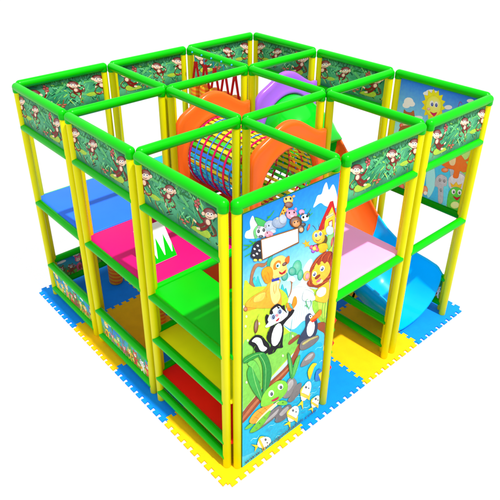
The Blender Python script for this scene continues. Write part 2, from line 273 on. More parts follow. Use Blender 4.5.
(250,252,255,0,12,955,1441,953,1432,947,1427,937,1428,926,1434,916,1444,908,1456,905,1468,906,1477,912,1482,922,1481,933,1475,943,1465,951,1453),
(255,130,20,1,12,923,1427,995,1450,1064,1471,1080,1404,1002,1377,949,1387),
(230,50,30,1,12,947,1399,1023,1392,1003,1368,958,1373),
(20,20,30,0,12,934,1456,933,1452,931,1450,927,1450,923,1452,920,1456,917,1461,916,1466,916,1470,918,1472,922,1472,926,1470,930,1466,932,1461),
(120,115,118,1,12,802,1148,830,1211,953,1190,1050,1160,1078,1103,997,1068,862,1084),
(190,180,110,1,12,843,1184,954,1179,1046,1154,1052,1134,956,1154,857,1152),
(135,130,130,1,12,839,883,865,954,948,989,1014,963,1039,891,960,849),
(180,175,175,1,12,885,934,949,967,1008,952,977,908),
(135,130,130,1,12,599,643,634,716,668,817,734,807,799,695,777,618,687,566),
(175,170,170,1,12,656,723,685,789,736,781,745,706,681,662),
(120,115,115,1,12,680,531,730,585,781,664,866,646,852,523,748,474),
(110,105,108,1,12,511,373,560,457,692,467,747,382,680,293,567,308),
(165,160,160,1,12,572,430,682,451,697,396,608,369),
(115,110,112,1,12,201,441,303,485,470,549,578,533,596,446,475,412,305,410),
(170,165,165,1,12,304,447,472,492,558,507,528,451,389,432),
(45,150,60,1,12,94,1406,112,1451,249,1426,344,1362,234,1370,135,1379),
(60,165,70,1,12,161,1122,140,1271,211,1342,254,1163,330,867,333,763,241,921),
(40,140,60,1,12,266,1396,351,1351,418,1188,439,1008,367,804,326,760,333,1007,321,1223),
(110,200,80,1,12,139,1364,217,1354,287,1210,308,1024,255,1129,202,1264),
(60,160,70,1,12,641,1178,690,1096,743,845,707,810,666,1004),
(80,180,80,1,12,818,1045,755,1020,720,861,746,799,800,919),
(150,220,120,2,5,283,1379,364,1161,354,777),
(150,220,120,2,5,192,1304,239,1070,317,803),
(150,220,120,2,5,100,1411,216,1410,317,1372),
(150,220,120,2,5,665,1139,712,866),
(150,220,120,2,5,800,1028,743,845),
(120,185,40,2,4,116,1995,121,2012,130,2019),
(120,185,40,2,4,233,1776,239,1794,248,1801),
(120,185,40,2,4,359,1541,365,1559,375,1567),
(120,185,40,2,4,495,1287,501,1306,512,1314),
(120,185,40,2,4,606,1670,612,1689,622,1696),
(120,185,40,2,4,164,1748,170,1766,179,1773),
(120,185,40,2,4,287,1513,293,1531,303,1538),
(120,185,40,2,4,531,1641,537,1660,547,1667),
(120,185,40,2,4,676,1388,682,1408,692,1416),
(120,185,40,2,4,215,1485,221,1503,231,1510),
(120,185,40,2,4,327,1846,333,1863,343,1870),
(120,185,40,2,4,457,1612,463,1631,473,1638),
(120,185,40,2,4,598,1360,604,1380,614,1387),
(120,185,40,2,4,144,1457,151,1476,160,1483),
(120,185,40,2,4,257,1817,263,1835,273,1842),
(120,185,40,2,4,384,1583,390,1602,400,1609),
(120,185,40,2,4,521,1331,528,1351,538,1358),
(120,185,40,2,4,631,1713,637,1732,647,1739),
(120,185,40,2,4,188,1789,194,1806,204,1813),
(120,185,40,2,4,312,1555,318,1574,328,1581),
(120,185,40,2,4,446,1303,452,1323,462,1330),
(120,185,40,2,4,557,1684,562,1702,572,1710),
(120,185,40,2,4,120,1760,126,1778,135,1785),
(120,185,40,2,4,241,1527,247,1546,256,1553),
(60,150,200,2,5,386,300,415,309,454,279,485,284),
(150,230,245,2,5,622,248,653,257,695,226,727,231),
(60,150,200,2,5,872,193,905,202,949,170,982,175),
(150,230,245,2,5,1099,528,1132,538,1166,508,1166,514),
(150,230,245,2,5,527,108,558,117,599,85,630,89),
(60,150,200,2,5,750,435,781,445,824,415,856,420),
(150,230,245,2,5,1003,386,1035,396,1080,365,1114,370),
(150,230,245,2,5,418,347,448,356,487,327,517,332),
(60,150,200,2,5,655,296,686,306,728,275,760,280),
(150,230,245,2,5,906,243,938,252,983,220,1016,225),
(60,150,200,2,5,1132,577,1165,587,1166,558,1166,563),
(150,230,245,2,5,324,211,354,220,393,189,423,194),
(60,150,200,2,5,560,157,591,166,632,134,664,138),
(150,230,245,2,5,783,483,814,493,857,463,889,469),
(60,150,200,2,5,1036,435,1069,445,1114,414,1148,420),
(60,150,200,2,5,450,394,480,403,519,374,550,379),
(150,230,245,2,5,688,345,719,354,761,323,793,329),
(60,150,200,2,5,939,292,972,302,1017,270,1050,275),
(110,190,60,1,12,115,560,163,580,230,569,216,529,156,530),
(245,160,50,1,12,169,615,222,682,315,691,477,642,447,583,333,551,245,536),
(200,110,30,2,6,229,639,281,579,302,541),
(200,110,30,2,6,279,677,331,606,343,565),
(200,110,30,2,6,350,679,394,609,409,582),
(200,110,30,2,6,209,600,279,634,361,649,456,635),
(250,230,180,1,12,245,518,322,581,526,626,554,585,406,547,282,501),
(110,190,50,1,12,180,462,225,512,364,561,431,573,444,541,367,448,263,420),
(120,200,60,1,12,527,613,602,591,672,519,660,487,578,542,537,580),
(130,210,60,1,12,314,726,328,832,385,886,456,904,540,897,624,833,667,747,654,670,574,628,445,650,360,680),
(250,252,255,0,12,479,757,469,746,454,744,437,752,422,769,411,790,407,811,410,829,419,840,434,842,450,834,466,818,477,797,481,775),
(20,40,60,0,12,470,769,468,759,463,754,456,754,447,760,439,770,434,783,431,796,433,806,438,811,445,811,454,805,462,794,467,782),
(250,252,255,0,12,602,762,592,752,578,752,561,760,545,777,533,797,528,818,530,835,539,845,554,845,570,837,586,821,598,800,604,779),
(20,40,60,0,12,592,774,591,765,586,760,578,761,569,767,561,777,555,789,553,801,554,810,559,815,567,814,576,808,584,798,590,786),
(200,30,70,1,12,454,695,518,685,550,677,534,652,476,667),
(70,140,40,0,12,314,488,313,484,310,482,306,483,301,487,297,492,294,499,292,504,293,508,296,510,300,509,305,505,309,500,312,494),
(70,140,40,0,12,375,519,375,515,372,513,367,514,363,518,358,523,355,529,354,535,355,539,358,541,362,540,367,536,371,531,374,525),
(70,140,40,0,12,273,453,272,449,269,447,265,448,260,452,256,457,253,463,252,469,253,473,256,475,260,473,264,470,269,465,272,458),
(70,140,40,0,12,621,546,621,542,618,540,613,541,608,545,603,550,600,556,599,562,600,566,603,568,607,567,612,563,617,558,620,552),
(250,210,30,0,12,300,187,197,278,253,198,245,131),
(250,205,20,0,12,335,136,361,42,410,66),
(250,215,40,1,12,289,240,315,298,390,227),
(235,242,225,0,12,460,150,467,111,454,83,425,73,385,83,343,109,306,148,283,191,277,229,289,256,317,266,356,257,398,232,435,194),
(240,200,60,1,12,295,256,311,265,371,92,342,117),
(30,40,60,0,12,405,184,403,177,399,174,393,175,386,181,380,189,375,200,374,209,375,216,379,219,385,218,392,213,398,204,403,194),
(30,40,60,0,12,423,123,422,119,420,116,416,117,412,120,409,125,406,132,405,138,406,142,408,144,412,144,416,141,419,135,422,129),
(90,90,90,2,4,442,155,427,141),
(250,210,30,0,12,734,215,638,208,708,172,743,74),
(250,205,20,0,12,778,191,842,100,848,190),
(250,215,40,1,12,699,271,677,376,749,372),
(235,242,225,0,12,820,357,845,315,856,265,850,218,828,182,796,166,759,172,724,199,700,242,690,291,696,337,717,372,749,388,786,383),
(240,200,60,1,12,692,298,694,330,817,178,791,174),
(30,40,60,0,12,782,321,781,314,777,311,770,312,763,317,756,326,750,336,748,346,749,353,754,356,760,355,768,350,775,341,780,331),
(30,40,60,0,12,823,271,822,266,820,264,816,265,811,268,807,273,804,279,803,285,804,290,806,292,810,292,814,289,818,283,821,277),
(90,90,90,2,4,810,341,812,306),
(250,210,30,0,12,908,394,819,346,884,333,916,235),
(250,205,20,0,12,948,384,1008,308,1013,412),
(250,215,40,1,12,876,443,856,555,922,581),
(235,242,225,0,12,988,592,1010,554,1020,502,1015,445,995,396,965,363,931,355,899,372,877,411,868,463,874,519,893,567,923,599,956,608),
(240,200,60,1,12,870,472,872,509,985,386,961,371),
(30,40,60,0,12,955,531,954,524,949,521,943,522,935,527,928,535,922,545,920,554,921,561,925,565,932,564,940,559,947,550,952,540),
(30,40,60,0,12,991,492,990,488,988,485,984,486,980,489,976,494,972,500,971,506,972,510,974,513,978,512,982,509,986,504,990,498),
(90,90,90,2,4,979,570,980,530),
(250,210,30,0,12,1077,169,996,168,1053,137,1079,63),
(250,205,20,0,12,1112,149,1163,79,1166,145),
(250,215,40,1,12,1049,212,1036,293,1096,287),
(235,242,225,0,12,1155,272,1166,240,1166,202,1166,166,1155,140,1127,129,1096,136,1068,157,1049,190,1043,228,1050,263,1069,288,1097,299,1127,294),
(240,200,60,1,12,1045,233,1048,257,1145,138,1123,136),
(30,40,60,0,12,1126,244,1125,236,1121,233,1114,234,1106,240,1098,249,1092,260,1089,270,1090,277,1095,281,1102,279,1110,274,1118,265,1124,254),
(30,40,60,0,12,1156,206,1156,201,1153,198,1149,199,1144,202,1140,208,1137,214,1135,221,1135,225,1138,228,1142,227,1147,224,1151,218,1155,212),
(90,90,90,2,4,1146,261,1146,234),
(40,120,200,1,12,1077,667,1145,654,1166,531,1126,510,1071,554),
(250,205,20,1,12,983,621,947,751,1006,819,1075,775,1037,747,1011,672),
(250,205,20,0,12,1117,603,1166,613,1166,546,1166,467,1140,541)]
FAR = [
(250,252,255,0,12,672,2822,675,2805,692,2788,717,2775,748,2767,776,2767,797,2775,807,2789,803,2806,786,2823,760,2836,730,2843,702,2843,681,2835),
(250,252,255,0,12,723,2799,726,2787,740,2774,762,2763,788,2757,811,2756,829,2761,837,2771,833,2783,819,2796,797,2806,771,2813,748,2813,731,2808),
(250,252,255,0,12,635,2826,638,2813,651,2799,673,2788,698,2782,721,2782,739,2788,746,2798,743,2812,729,2825,708,2836,683,2842,660,2842,643,2836),
(250,252,255,0,12,945,2641,948,2616,963,2593,988,2576,1017,2568,1046,2571,1068,2585,1078,2606,1075,2631,1060,2654,1035,2671,1005,2678,977,2675,956,2662),
(250,252,255,0,12,980,2590,983,2573,996,2556,1016,2543,1041,2536,1064,2537,1082,2546,1090,2561,1087,2579,1074,2596,1053,2609,1029,2615,1006,2614,988,2605),
(250,252,255,0,12,920,2620,922,2605,931,2591,947,2581,966,2576,984,2577,997,2585,1004,2598,1002,2613,992,2627,976,2637,958,2642,940,2640,926,2632),
(250,252,255,0,12,437,2707,440,2695,452,2683,470,2673,492,2667,512,2667,528,2672,535,2682,532,2694,520,2706,501,2716,480,2722,459,2722,444,2717),
(250,252,255,0,12,199,2847,202,2837,211,2828,227,2820,245,2815,262,2815,275,2818,280,2826,278,2835,268,2845,253,2852,235,2857,218,2858,205,2854),
(250,252,255,0,12,166,2838,168,2828,180,2818,197,2810,217,2805,236,2804,250,2807,256,2814,254,2824,242,2834,225,2842,205,2847,186,2848,172,2845),
(250,252,255,0,12,785,2486,790,2474,806,2461,831,2449,860,2440,887,2438,907,2441,915,2449,910,2462,894,2475,868,2487,839,2495,813,2498,793,2494),
(250,200,30,0,12,562,2701,519,2668,561,2637,533,2584,583,2579,575,2516,623,2539,639,2478,674,2525,710,2478,726,2540,775,2517,768,2581,821,2587,791,2640,836,2673,791,2705,820,2758,768,2762,775,2824,726,2801,711,2859,676,2813,641,2857,625,2798,579,2818,585,2758,535,2751),
(255,220,60,0,12,573,2685,572,2629,592,2579,627,2544,673,2532,718,2544,755,2580,775,2631,775,2687,754,2737,718,2771,673,2782,628,2769,593,2734),
(250,252,255,0,12,676,2689,675,2673,680,2659,689,2649,700,2646,712,2651,721,2661,726,2676,727,2692,722,2706,713,2716,702,2719,690,2714,681,2704),
(250,252,255,0,12,618,2694,617,2678,622,2664,631,2654,642,2651,653,2655,663,2666,668,2681,669,2697,664,2711,655,2720,644,2723,633,2719,623,2708),
(30,60,150,0,12,679,2678,679,2668,682,2660,687,2655,693,2653,699,2656,704,2662,708,2670,708,2679,705,2688,700,2693,694,2695,688,2692,682,2686),
(30,60,150,0,12,625,2684,624,2675,627,2667,632,2661,638,2660,644,2662,650,2668,653,2677,653,2686,650,2694,646,2699,639,2701,633,2698,628,2692),
(190,30,90,1,12,706,2582,657,2576,614,2599,645,2542),
(240,160,160,0,12,709,2616,710,2609,715,2602,722,2597,731,2594,739,2595,746,2599,749,2605,748,2613,744,2619,736,2625,728,2627,719,2626,712,2622),
(140,60,120,2,8,366,2726,358,2793,327,2775),
(140,60,120,2,8,304,2692,288,2747,259,2737),
(130,200,90,1,12,902,2268,90,2524,90,2277,116,2010,90,1470,892,1502,934,1937),
(170,215,120,1,12,301,2277,90,2375,90,2223,218,2128),
(150,160,170,1,12,690,1885,545,2016,326,2013,106,1963,90,1818,96,1541,610,1470),
(60,170,230,1,12,668,1920,460,2005,311,1940,256,1529,582,1470),
(140,215,245,1,12,605,1888,530,1941,469,1693,533,1500,603,1725),
(90,190,240,1,12,370,1758,299,1812,269,1524,336,1510),
(160,165,170,1,12,475,1800,420,1869,334,1852,322,1749,355,1723,328,1527,384,1499,425,1682,469,1693),
(190,190,195,1,12,309,1861,210,1963,106,1937,90,1789,138,1740,272,1742),
(110,115,120,0,12,406,1799,405,1789,408,1781,412,1775,418,1773,424,1775,429,1781,432,1789,432,1798,430,1806,425,1812,420,1814,414,1812,409,1807),
(110,115,120,0,12,347,1807,347,1798,349,1790,353,1784,359,1782,365,1784,370,1789,373,1798,373,1807,371,1815,367,1821,361,1823,355,1821,350,1815),
(110,115,120,0,12,368,1677,368,1668,370,1659,374,1653,380,1651,386,1653,391,1659,394,1667,394,1676,392,1685,388,1691,382,1693,376,1691,371,1685),
(225,105,40,1,12,413,2113,340,2213,233,2198,142,2129,90,2059,139,1997,191,1996,198,1903,262,1892,267,1982,359,1975,488,2009,480,2038,389,2056),
(250,190,140,1,12,361,2117,321,2182,272,2135,274,2044,330,2032),
(225,105,40,2,30,156,2136,114,2176,103,2242),
(225,105,40,0,12,334,1958,336,1944,346,1929,363,1917,384,1909,403,1908,418,1914,425,1925,423,1940,412,1955,395,1967,375,1974,356,1975,341,1969),
(80,180,60,1,12,276,1576,266,1717,199,1783,112,1771,90,1661,90,1470,241,1470),
(250,252,255,0,12,193,1724,192,1709,197,1695,205,1685,216,1680,228,1683,237,1691,242,1705,243,1720,238,1734,229,1744,218,1748,207,1746,198,1737),
(250,252,255,0,12,117,1743,116,1728,121,1714,129,1704,140,1700,151,1702,161,1711,166,1724,166,1739,162,1753,153,1763,142,1767,131,1765,122,1756),
(20,20,30,0,12,199,1716,199,1708,201,1701,205,1695,211,1693,216,1695,221,1699,224,1706,224,1714,222,1722,218,1727,212,1729,206,1728,202,1723),
(20,20,30,0,12,128,1733,128,1725,130,1718,134,1713,140,1711,145,1712,150,1717,153,1724,153,1732,151,1739,147,1744,141,1746,136,1745,131,1740),
(170,30,40,1,12,214,1656,160,1656,121,1688,153,1621),
(190,230,120,0,12,111,1575,112,1553,124,1531,144,1513,169,1503,192,1503,211,1512,221,1530,219,1552,207,1574,187,1592,162,1602,139,1602,120,1593),
(255,170,40,0,12,254,1762,281,1813,234,1796,208,1851,175,1817,135,1853,138,1793,201,1790),
(150,85,45,1,12,1059,2513,1021,2496,959,2504,924,2536,897,2454,907,2387,1014,2356,1049,2412),
(225,180,130,0,12,891,2349,896,2326,916,2302,949,2282,987,2270,1023,2270,1051,2280,1063,2299,1058,2323,1036,2347,1003,2366,965,2377,930,2378,903,2368),
(90,50,30,0,12,959,2465,959,2458,962,2451,968,2446,975,2444,981,2446,986,2450,989,2457,989,2464,986,2471,980,2476,973,2478,967,2476,962,2472),
(235,60,30,0,12,1039,2312,1039,2299,1045,2287,1054,2279,1065,2276,1076,2278,1084,2286,1089,2297,1088,2310,1083,2321,1074,2330,1063,2333,1052,2330,1043,2323),
(150,85,45,1,12,1087,2204,1038,2306,881,2324,807,2087,982,1970),
(235,150,60,0,12,973,2151,970,2114,976,2081,988,2060,1005,2055,1023,2066,1038,2092,1048,2128,1050,2166,1044,2198,1032,2219,1015,2224,998,2212,983,2186),
(230,120,50,0,12,555,1604,554,1578,561,1554,574,1536,591,1530,608,1535,623,1551,631,1575,632,1601,625,1625,611,1642,595,1649,577,1644,563,1628),
(250,220,190,0,12,550,1564,551,1552,557,1539,567,1530,579,1525,591,1526,600,1532,605,1543,604,1555,598,1567,588,1577,576,1581,564,1580,555,1574),
(200,60,50,0,12,888,1518,889,1497,898,1478,913,1470,931,1470,949,1470,963,1470,970,1486,969,1507,960,1526,945,1541,927,1548,909,1546,895,1535)]
BAN = [
(95,190,110,2,40,479,280,578,348,640,391),
(20,95,70,2,18,603,313,736,355,834,372),
(60,165,110,2,30,383,238,528,265,639,267),
(70,175,110,2,40,874,195,989,226,1066,231),
(20,95,70,2,20,136,403,214,413,257,400),
(110,195,120,2,30,647,228,840,196,1002,137),
(95,190,110,2,30,883,340,968,343,1015,320),
(30,120,60,2,20,463,364,547,370,595,351),
(35,125,50,2,8,380,406,398,371,414,380),
(35,125,50,2,8,425,405,444,370,460,379),
(35,125,50,2,8,471,404,491,368,507,377),
(35,125,50,2,8,518,402,538,367,554,376),
(35,125,50,2,8,565,401,585,365,601,374),
(35,125,50,2,8,612,400,633,364,649,373),
(35,125,50,2,8,660,398,681,362,698,371),
(35,125,50,2,8,709,397,730,360,747,370),
(35,125,50,2,8,758,395,779,359,796,368),
(35,125,50,2,8,807,394,829,357,846,367),
(35,125,50,2,8,857,392,879,355,897,365),
(35,125,50,2,8,907,391,930,354,948,363),
(35,125,50,2,8,958,389,982,352,999,362),
(35,125,50,2,8,1010,388,1034,350,1051,360),
(190,45,45,0,12,375,391,374,385,370,381,363,381,355,383,347,388,341,395,338,401,339,407,343,411,350,411,358,409,366,404,372,397),
(190,45,45,0,12,405,364,404,358,400,355,393,354,384,357,376,362,370,368,367,375,368,381,372,385,379,385,388,383,396,378,402,371),
(190,45,45,0,12,367,363,366,358,362,354,355,353,347,356,339,361,333,368,330,374,331,380,335,384,342,384,350,382,358,377,364,370),
(190,45,45,0,12,405,334,404,329,400,325,393,324,384,327,376,332,370,339,368,346,368,352,373,355,379,356,388,353,396,348,402,341),
(190,45,45,0,12,386,326,385,320,381,317,374,316,366,319,358,324,352,331,349,337,350,343,354,347,361,347,369,345,377,340,383,333),
(170,205,60,1,12,211,143,256,173,339,123,400,143,459,101,357,93,254,101),
(170,205,60,1,12,876,185,958,198,1082,166,1012,153,926,151),
(190,70,30,0,12,530,134,530,129,526,126,517,125,506,126,494,129,485,133,480,138,480,142,484,145,493,147,504,146,515,143,525,139),
(190,70,30,0,12,599,121,599,116,595,113,586,112,574,112,563,115,553,120,548,125,548,129,553,132,561,134,573,133,584,130,594,126),
(190,70,30,0,12,576,100,576,96,572,92,563,91,551,92,540,95,531,99,525,104,525,109,530,112,539,113,550,112,561,110,571,105),
(190,70,30,0,12,1098,157,1098,152,1093,148,1083,147,1071,148,1058,151,1048,155,1041,160,1041,165,1046,169,1056,170,1068,169,1081,166,1091,162),
(190,70,30,0,12,1121,169,1121,164,1121,161,1121,159,1112,160,1099,163,1088,168,1082,173,1082,178,1087,181,1097,182,1109,182,1121,179,1121,174),
(128,28,20,2,12,212,249,162,221,149,182,198,147,215,165),
(128,28,20,2,30,257,247,338,178,398,183),
(250,212,178,2,22,388,183,422,194),
(128,28,20,2,24,253,271,325,257,367,306),
(250,212,178,2,20,362,302,374,323),
(128,28,20,2,28,234,233,289,171,354,140),
(250,212,178,2,22,343,144,389,132),
(128,28,20,0,12,297,227,286,214,268,209,246,213,226,224,211,241,203,260,205,278,216,290,234,296,255,292,275,281,291,264,299,245),
(250,212,178,0,12,266,238,260,230,250,226,238,228,226,234,218,244,214,255,216,266,222,274,232,278,244,277,256,270,264,260,268,249),
(128,28,20,0,12,295,333,298,312,286,297,261,292,229,296,196,309,168,329,151,351,148,371,160,385,184,391,215,387,249,375,277,355),
(250,212,178,0,12,168,345,168,338,163,333,155,332,146,335,138,341,131,349,128,357,129,365,134,369,141,370,150,367,159,361,165,353),
(250,212,178,0,12,318,298,317,291,312,286,305,285,295,288,286,294,279,303,276,311,277,318,282,323,289,324,299,321,308,315,315,307),
(250,212,178,0,12,276,308,275,295,263,286,241,285,215,290,188,301,168,316,157,331,158,344,170,352,191,354,217,349,243,338,264,324),
(250,252,255,0,12,211,337,210,331,207,327,201,326,194,328,188,333,183,340,180,346,181,352,184,356,190,357,197,355,203,350,208,344),
(50,20,10,0,12,203,339,203,336,201,334,198,334,195,335,192,337,189,341,188,344,188,347,190,349,193,349,196,348,199,346,202,343),
(250,252,255,0,12,252,324,251,318,248,314,242,313,235,316,229,320,224,327,221,334,222,339,225,343,231,344,238,342,244,337,249,331),
(50,20,10,0,12,244,326,244,323,242,322,239,321,236,322,232,325,230,328,229,331,229,334,231,336,234,336,237,335,240,333,243,330),
(130,40,30,2,6,197,315,224,300,248,303),
(128,28,20,2,10,718,266,674,242,664,208,710,179,724,194),
(128,28,20,2,20,754,266,808,224,795,183),
(250,212,178,2,16,793,191,791,158),
(128,28,20,2,16,723,275,690,297,656,334),
(250,212,178,2,15,661,329,635,352),
(128,28,20,2,16,756,277,817,247,850,261),
(250,212,178,2,15,842,258,866,272),
(128,28,20,2,20,737,261,719,241,763,203),
(128,28,20,2,8,785,246,857,232,855,293,815,317),
(128,28,20,0,12,796,247,787,236,771,232,751,235,732,245,718,259,710,276,711,291,720,302,736,306,756,303,775,294,790,279,797,262),
(250,212,178,0,12,768,257,763,250,753,247,743,248,732,253,724,262,720,272,721,281,727,288,736,291,747,290,757,285,765,276,769,266),
(128,28,20,0,12,790,339,794,321,784,308,761,303,732,307,701,318,675,335,658,354,655,371,665,384,687,389,716,386,747,375,773,358),
(250,212,178,0,12,675,349,674,343,670,339,663,338,655,340,647,346,641,352,637,360,638,366,642,370,649,371,657,368,665,363,671,356),
(250,212,178,0,12,813,309,812,302,808,298,801,297,792,300,784,305,777,312,774,320,774,326,779,330,786,331,794,328,803,323,809,316),
(250,212,178,0,12,774,317,774,306,763,299,743,297,719,302,695,311,675,324,665,337,665,348,675,355,695,357,719,353,743,343,763,331),
(250,252,255,0,12,714,342,713,337,710,334,705,333,699,335,693,339,688,344,685,350,686,355,689,358,694,359,700,357,706,353,711,348),
(50,20,10,0,12,706,344,706,341,705,340,702,339,699,340,696,342,694,345,692,348,692,351,694,352,697,353,700,352,703,350,705,347),
(250,252,255,0,12,751,331,751,326,748,323,743,322,737,324,730,328,726,333,723,339,723,344,726,347,731,348,738,346,744,342,749,337),
(50,20,10,0,12,744,333,744,330,743,329,740,328,737,329,734,331,731,334,730,337,730,340,732,341,734,342,737,341,741,339,743,336),
(130,40,30,2,5,702,323,727,310,749,312),
(128,28,20,2,11,1067,254,1014,225,1002,184,1060,148,1078,167),
(128,28,20,2,25,1099,271,1121,222,1121,168),
(250,212,178,2,21,1121,176,1102,159),
(128,28,20,2,23,1103,288,1042,279,1020,255),
(250,212,178,2,19,1026,264,1009,244),
(128,28,20,2,25,1121,254,1121,187,1121,138),
(128,28,20,0,12,1121,231,1121,217,1121,212,1110,216,1086,228,1067,246,1057,265,1058,284,1069,297,1088,302,1112,298,1121,287,1121,269,1121,249),
(250,212,178,0,12,1121,242,1121,234,1112,230,1098,232,1085,238,1075,248,1069,260,1070,272,1077,280,1088,284,1102,282,1115,276,1121,266,1121,254),
(128,28,20,0,12,1121,341,1121,319,1121,304,1120,298,1083,302,1044,316,1011,336,990,359,985,380,997,395,1023,401,1060,397,1098,384,1121,364),
(250,212,178,0,12,1010,353,1010,346,1005,341,996,340,986,343,976,349,968,357,964,366,964,373,969,378,977,379,987,376,998,370,1006,362),
(250,212,178,0,12,1121,305,1121,297,1121,292,1121,291,1121,294,1121,301,1121,309,1121,318,1121,326,1121,330,1121,331,1121,328,1121,322,1121,314),
(250,212,178,0,12,1121,315,1121,301,1121,293,1097,291,1067,296,1036,308,1012,323,998,339,998,352,1011,361,1035,362,1065,357,1095,346,1120,331),
(250,252,255,0,12,1059,345,1058,339,1055,335,1048,334,1041,336,1033,341,1027,348,1023,354,1023,360,1027,364,1033,365,1041,363,1049,358,1055,352),
(50,20,10,0,12,1050,347,1050,344,1048,342,1045,342,1041,343,1037,345,1034,349,1032,352,1032,355,1034,357,1037,357,1041,356,1045,354,1048,351),
(250,252,255,0,12,1106,331,1106,325,1102,321,1096,320,1088,323,1080,328,1074,334,1070,341,1071,347,1074,351,1081,352,1089,350,1096,345,1103,338),
(50,20,10,0,12,1097,334,1097,331,1095,329,1092,328,1088,330,1084,332,1081,335,1079,339,1079,342,1081,344,1084,344,1088,343,1092,341,1096,337),
(130,40,30,2,6,1045,322,1077,306,1104,309)]

random.seed(4)
scene = bpy.context.scene
col = scene.collection
LX, LY, H = 1.229, 1.270, 2.93      # bay length along x, along y, centre height of the top tubes
NX = [0, LX, 2*LX, 3*LX]
NY = [0, LY, 2*LY, 3*LY]
PR = 0.0405                          # post radius
OFF = 0.072                          # post offset from the grid node
DECK = 1.445                         # centre height of the deck rails

# ------------------------------------------------------------------ materials
def lin(c):
    return tuple(((v/12.92) if v <= .04045 else ((v+.055)/1.055)**2.4) for v in c)
def mat(name, rgb, rough=.4, var=.08, scale=6, bump=.0, bscale=60, spec=.13, coat=0, emis=0, detail=3):
    m = bpy.data.materials.new(name); m.use_nodes = True
    nt = m.node_tree; b = nt.nodes['Principled BSDF']
    b.inputs['Roughness'].default_value = rough
    b.inputs['Specular IOR Level'].default_value = spec
    b.inputs['Coat Weight'].default_value = coat
    b.inputs['Coat Roughness'].default_value = .12
    tc = nt.nodes.new('ShaderNodeTexCoord')
    n = nt.nodes.new('ShaderNodeTexNoise'); n.inputs['Scale'].default_value = scale; n.inputs['Detail'].default_value = detail
    nt.links.new(tc.outputs['Object'], n.inputs['Vector'])
    r = nt.nodes.new('ShaderNodeMapRange'); r.inputs[1].default_value = .3; r.inputs[2].default_value = .7
    r.inputs[3].default_value = 1-var; r.inputs[4].default_value = 1+var*.5
    nt.links.new(n.outputs['Fac'], r.inputs[0])
    h = nt.nodes.new('ShaderNodeVectorMath'); h.operation = 'SCALE'
    h.inputs[0].default_value = rgb
    nt.links.new(r.outputs[0], h.inputs['Scale'])
    nt.links.new(h.outputs[0], b.inputs['Base Color'])
    if bump:
        n2 = nt.nodes.new('ShaderNodeTexNoise'); n2.inputs['Scale'].default_value = bscale; n2.inputs['Detail'].default_value = 4
        nt.links.new(tc.outputs['Object'], n2.inputs['Vector'])
        bp = nt.nodes.new('ShaderNodeBump'); bp.inputs['Strength'].default_value = bump; bp.inputs['Distance'].default_value = .01
        nt.links.new(n2.outputs['Fac'], bp.inputs['Height']); nt.links.new(bp.outputs[0], b.inputs['Normal'])
    if emis:
        b.inputs['Emission Color'].default_value = (1, 1, 1, 1); b.inputs['Emission Strength'].default_value = emis
    return m
M = dict(
    post=mat('yellow_post_foam', (.80,.76,.0), .38, .05, 3, .04, 40),
    green=mat('green_rail_foam', (.0,.50,.0), .3, .05, 3, .04, 40, spec=.16, coat=.03),
    mat_y=mat('yellow_eva_foam', (.98,.56,.0), .8, .06, 9, .25, 160, .2),
    mat_b=mat('blue_eva_foam', (.0,.265,1.0), .8, .06, 9, .25, 160, .2),
    blue=mat('blue_vinyl', (.025,.17,.95), .42, .04, 4, .06, 14),
    cyan=mat('turquoise_vinyl', (.01,.42,.62), .42, .04, 4, .06, 14),
    pink=mat('pink_vinyl', (.66,.004,.16), .42, .04, 4, .06, 14),
    lav=mat('lilac_vinyl', (1.0,.41,.84), .42, .03, 4, .05, 14),
    lime=mat('green_vinyl', (.0,.52,.004), .36, .04, 4, .06, 14),
    yel=mat('yellow_vinyl', (.98,.88,.004), .45, .05, 4, .06, 14),
    red=mat('red_vinyl', (.85,.012,.006), .42, .05, 4, .06, 14),
    orange_v=mat('orange_vinyl', (.80,.09,.01), .45, .06, 5, .06, 14),
    maroon=mat('maroon_vinyl', (.22,.005,.05), .42, .05, 4, .06, 14),
    orange=mat('orange_plastic', (.88,.135,.012), .28, .04, 3, .02, 9, coat=.15, spec=.2),
    purple=mat('purple_plastic', (.40,.13,.90), .28, .04, 3, .02, 9, coat=.15, spec=.2),
    hood=mat('green_plastic', (.0,.58,.012), .22, .03, 3, .02, 9, coat=.3, spec=.25),
    slideblue=mat('blue_plastic', (.0,.46,1.0), .25, .04, 3, .02, 9, coat=.15),
    white=mat('white_vinyl', (.82,.82,.82), .45, .03, 5, .05, 14),
    rope=mat('red_webbing', (.72,.010,.012), .7, .15, 30, .3, 200, .2),
    hook=mat('light_blue_cord', (.05,.45,.95), .5, .1, 20),
    nety=mat('yellow_webbing', (.92,.82,.02), .6, .12, 24, .2, 200, .2),
    netg=mat('green_webbing', (.05,.70,.03), .6, .12, 24, .2, 200, .2),
    netb=mat('blue_webbing', (.04,.22,.95), .6, .12, 24, .2, 200, .2),
    netc=mat('cyan_webbing', (.02,.68,.98), .6, .12, 24, .2, 200, .2),
    neto=mat('orange_webbing', (.85,.25,.02), .6, .12, 24, .2, 200, .2),
    netshade=mat('shaded_yellow_webbing', (.34,.27,.01), .7, .12, 24, .2, 200, .2),  # olive stands for yellow webbing in shade, painted into the colour
    netm=mat('magenta_cord', (.68,.006,.12), .5, .1, 20),
    backing=mat('dark_green_board', (.01,.12,.05), .5, .1, 6),
)
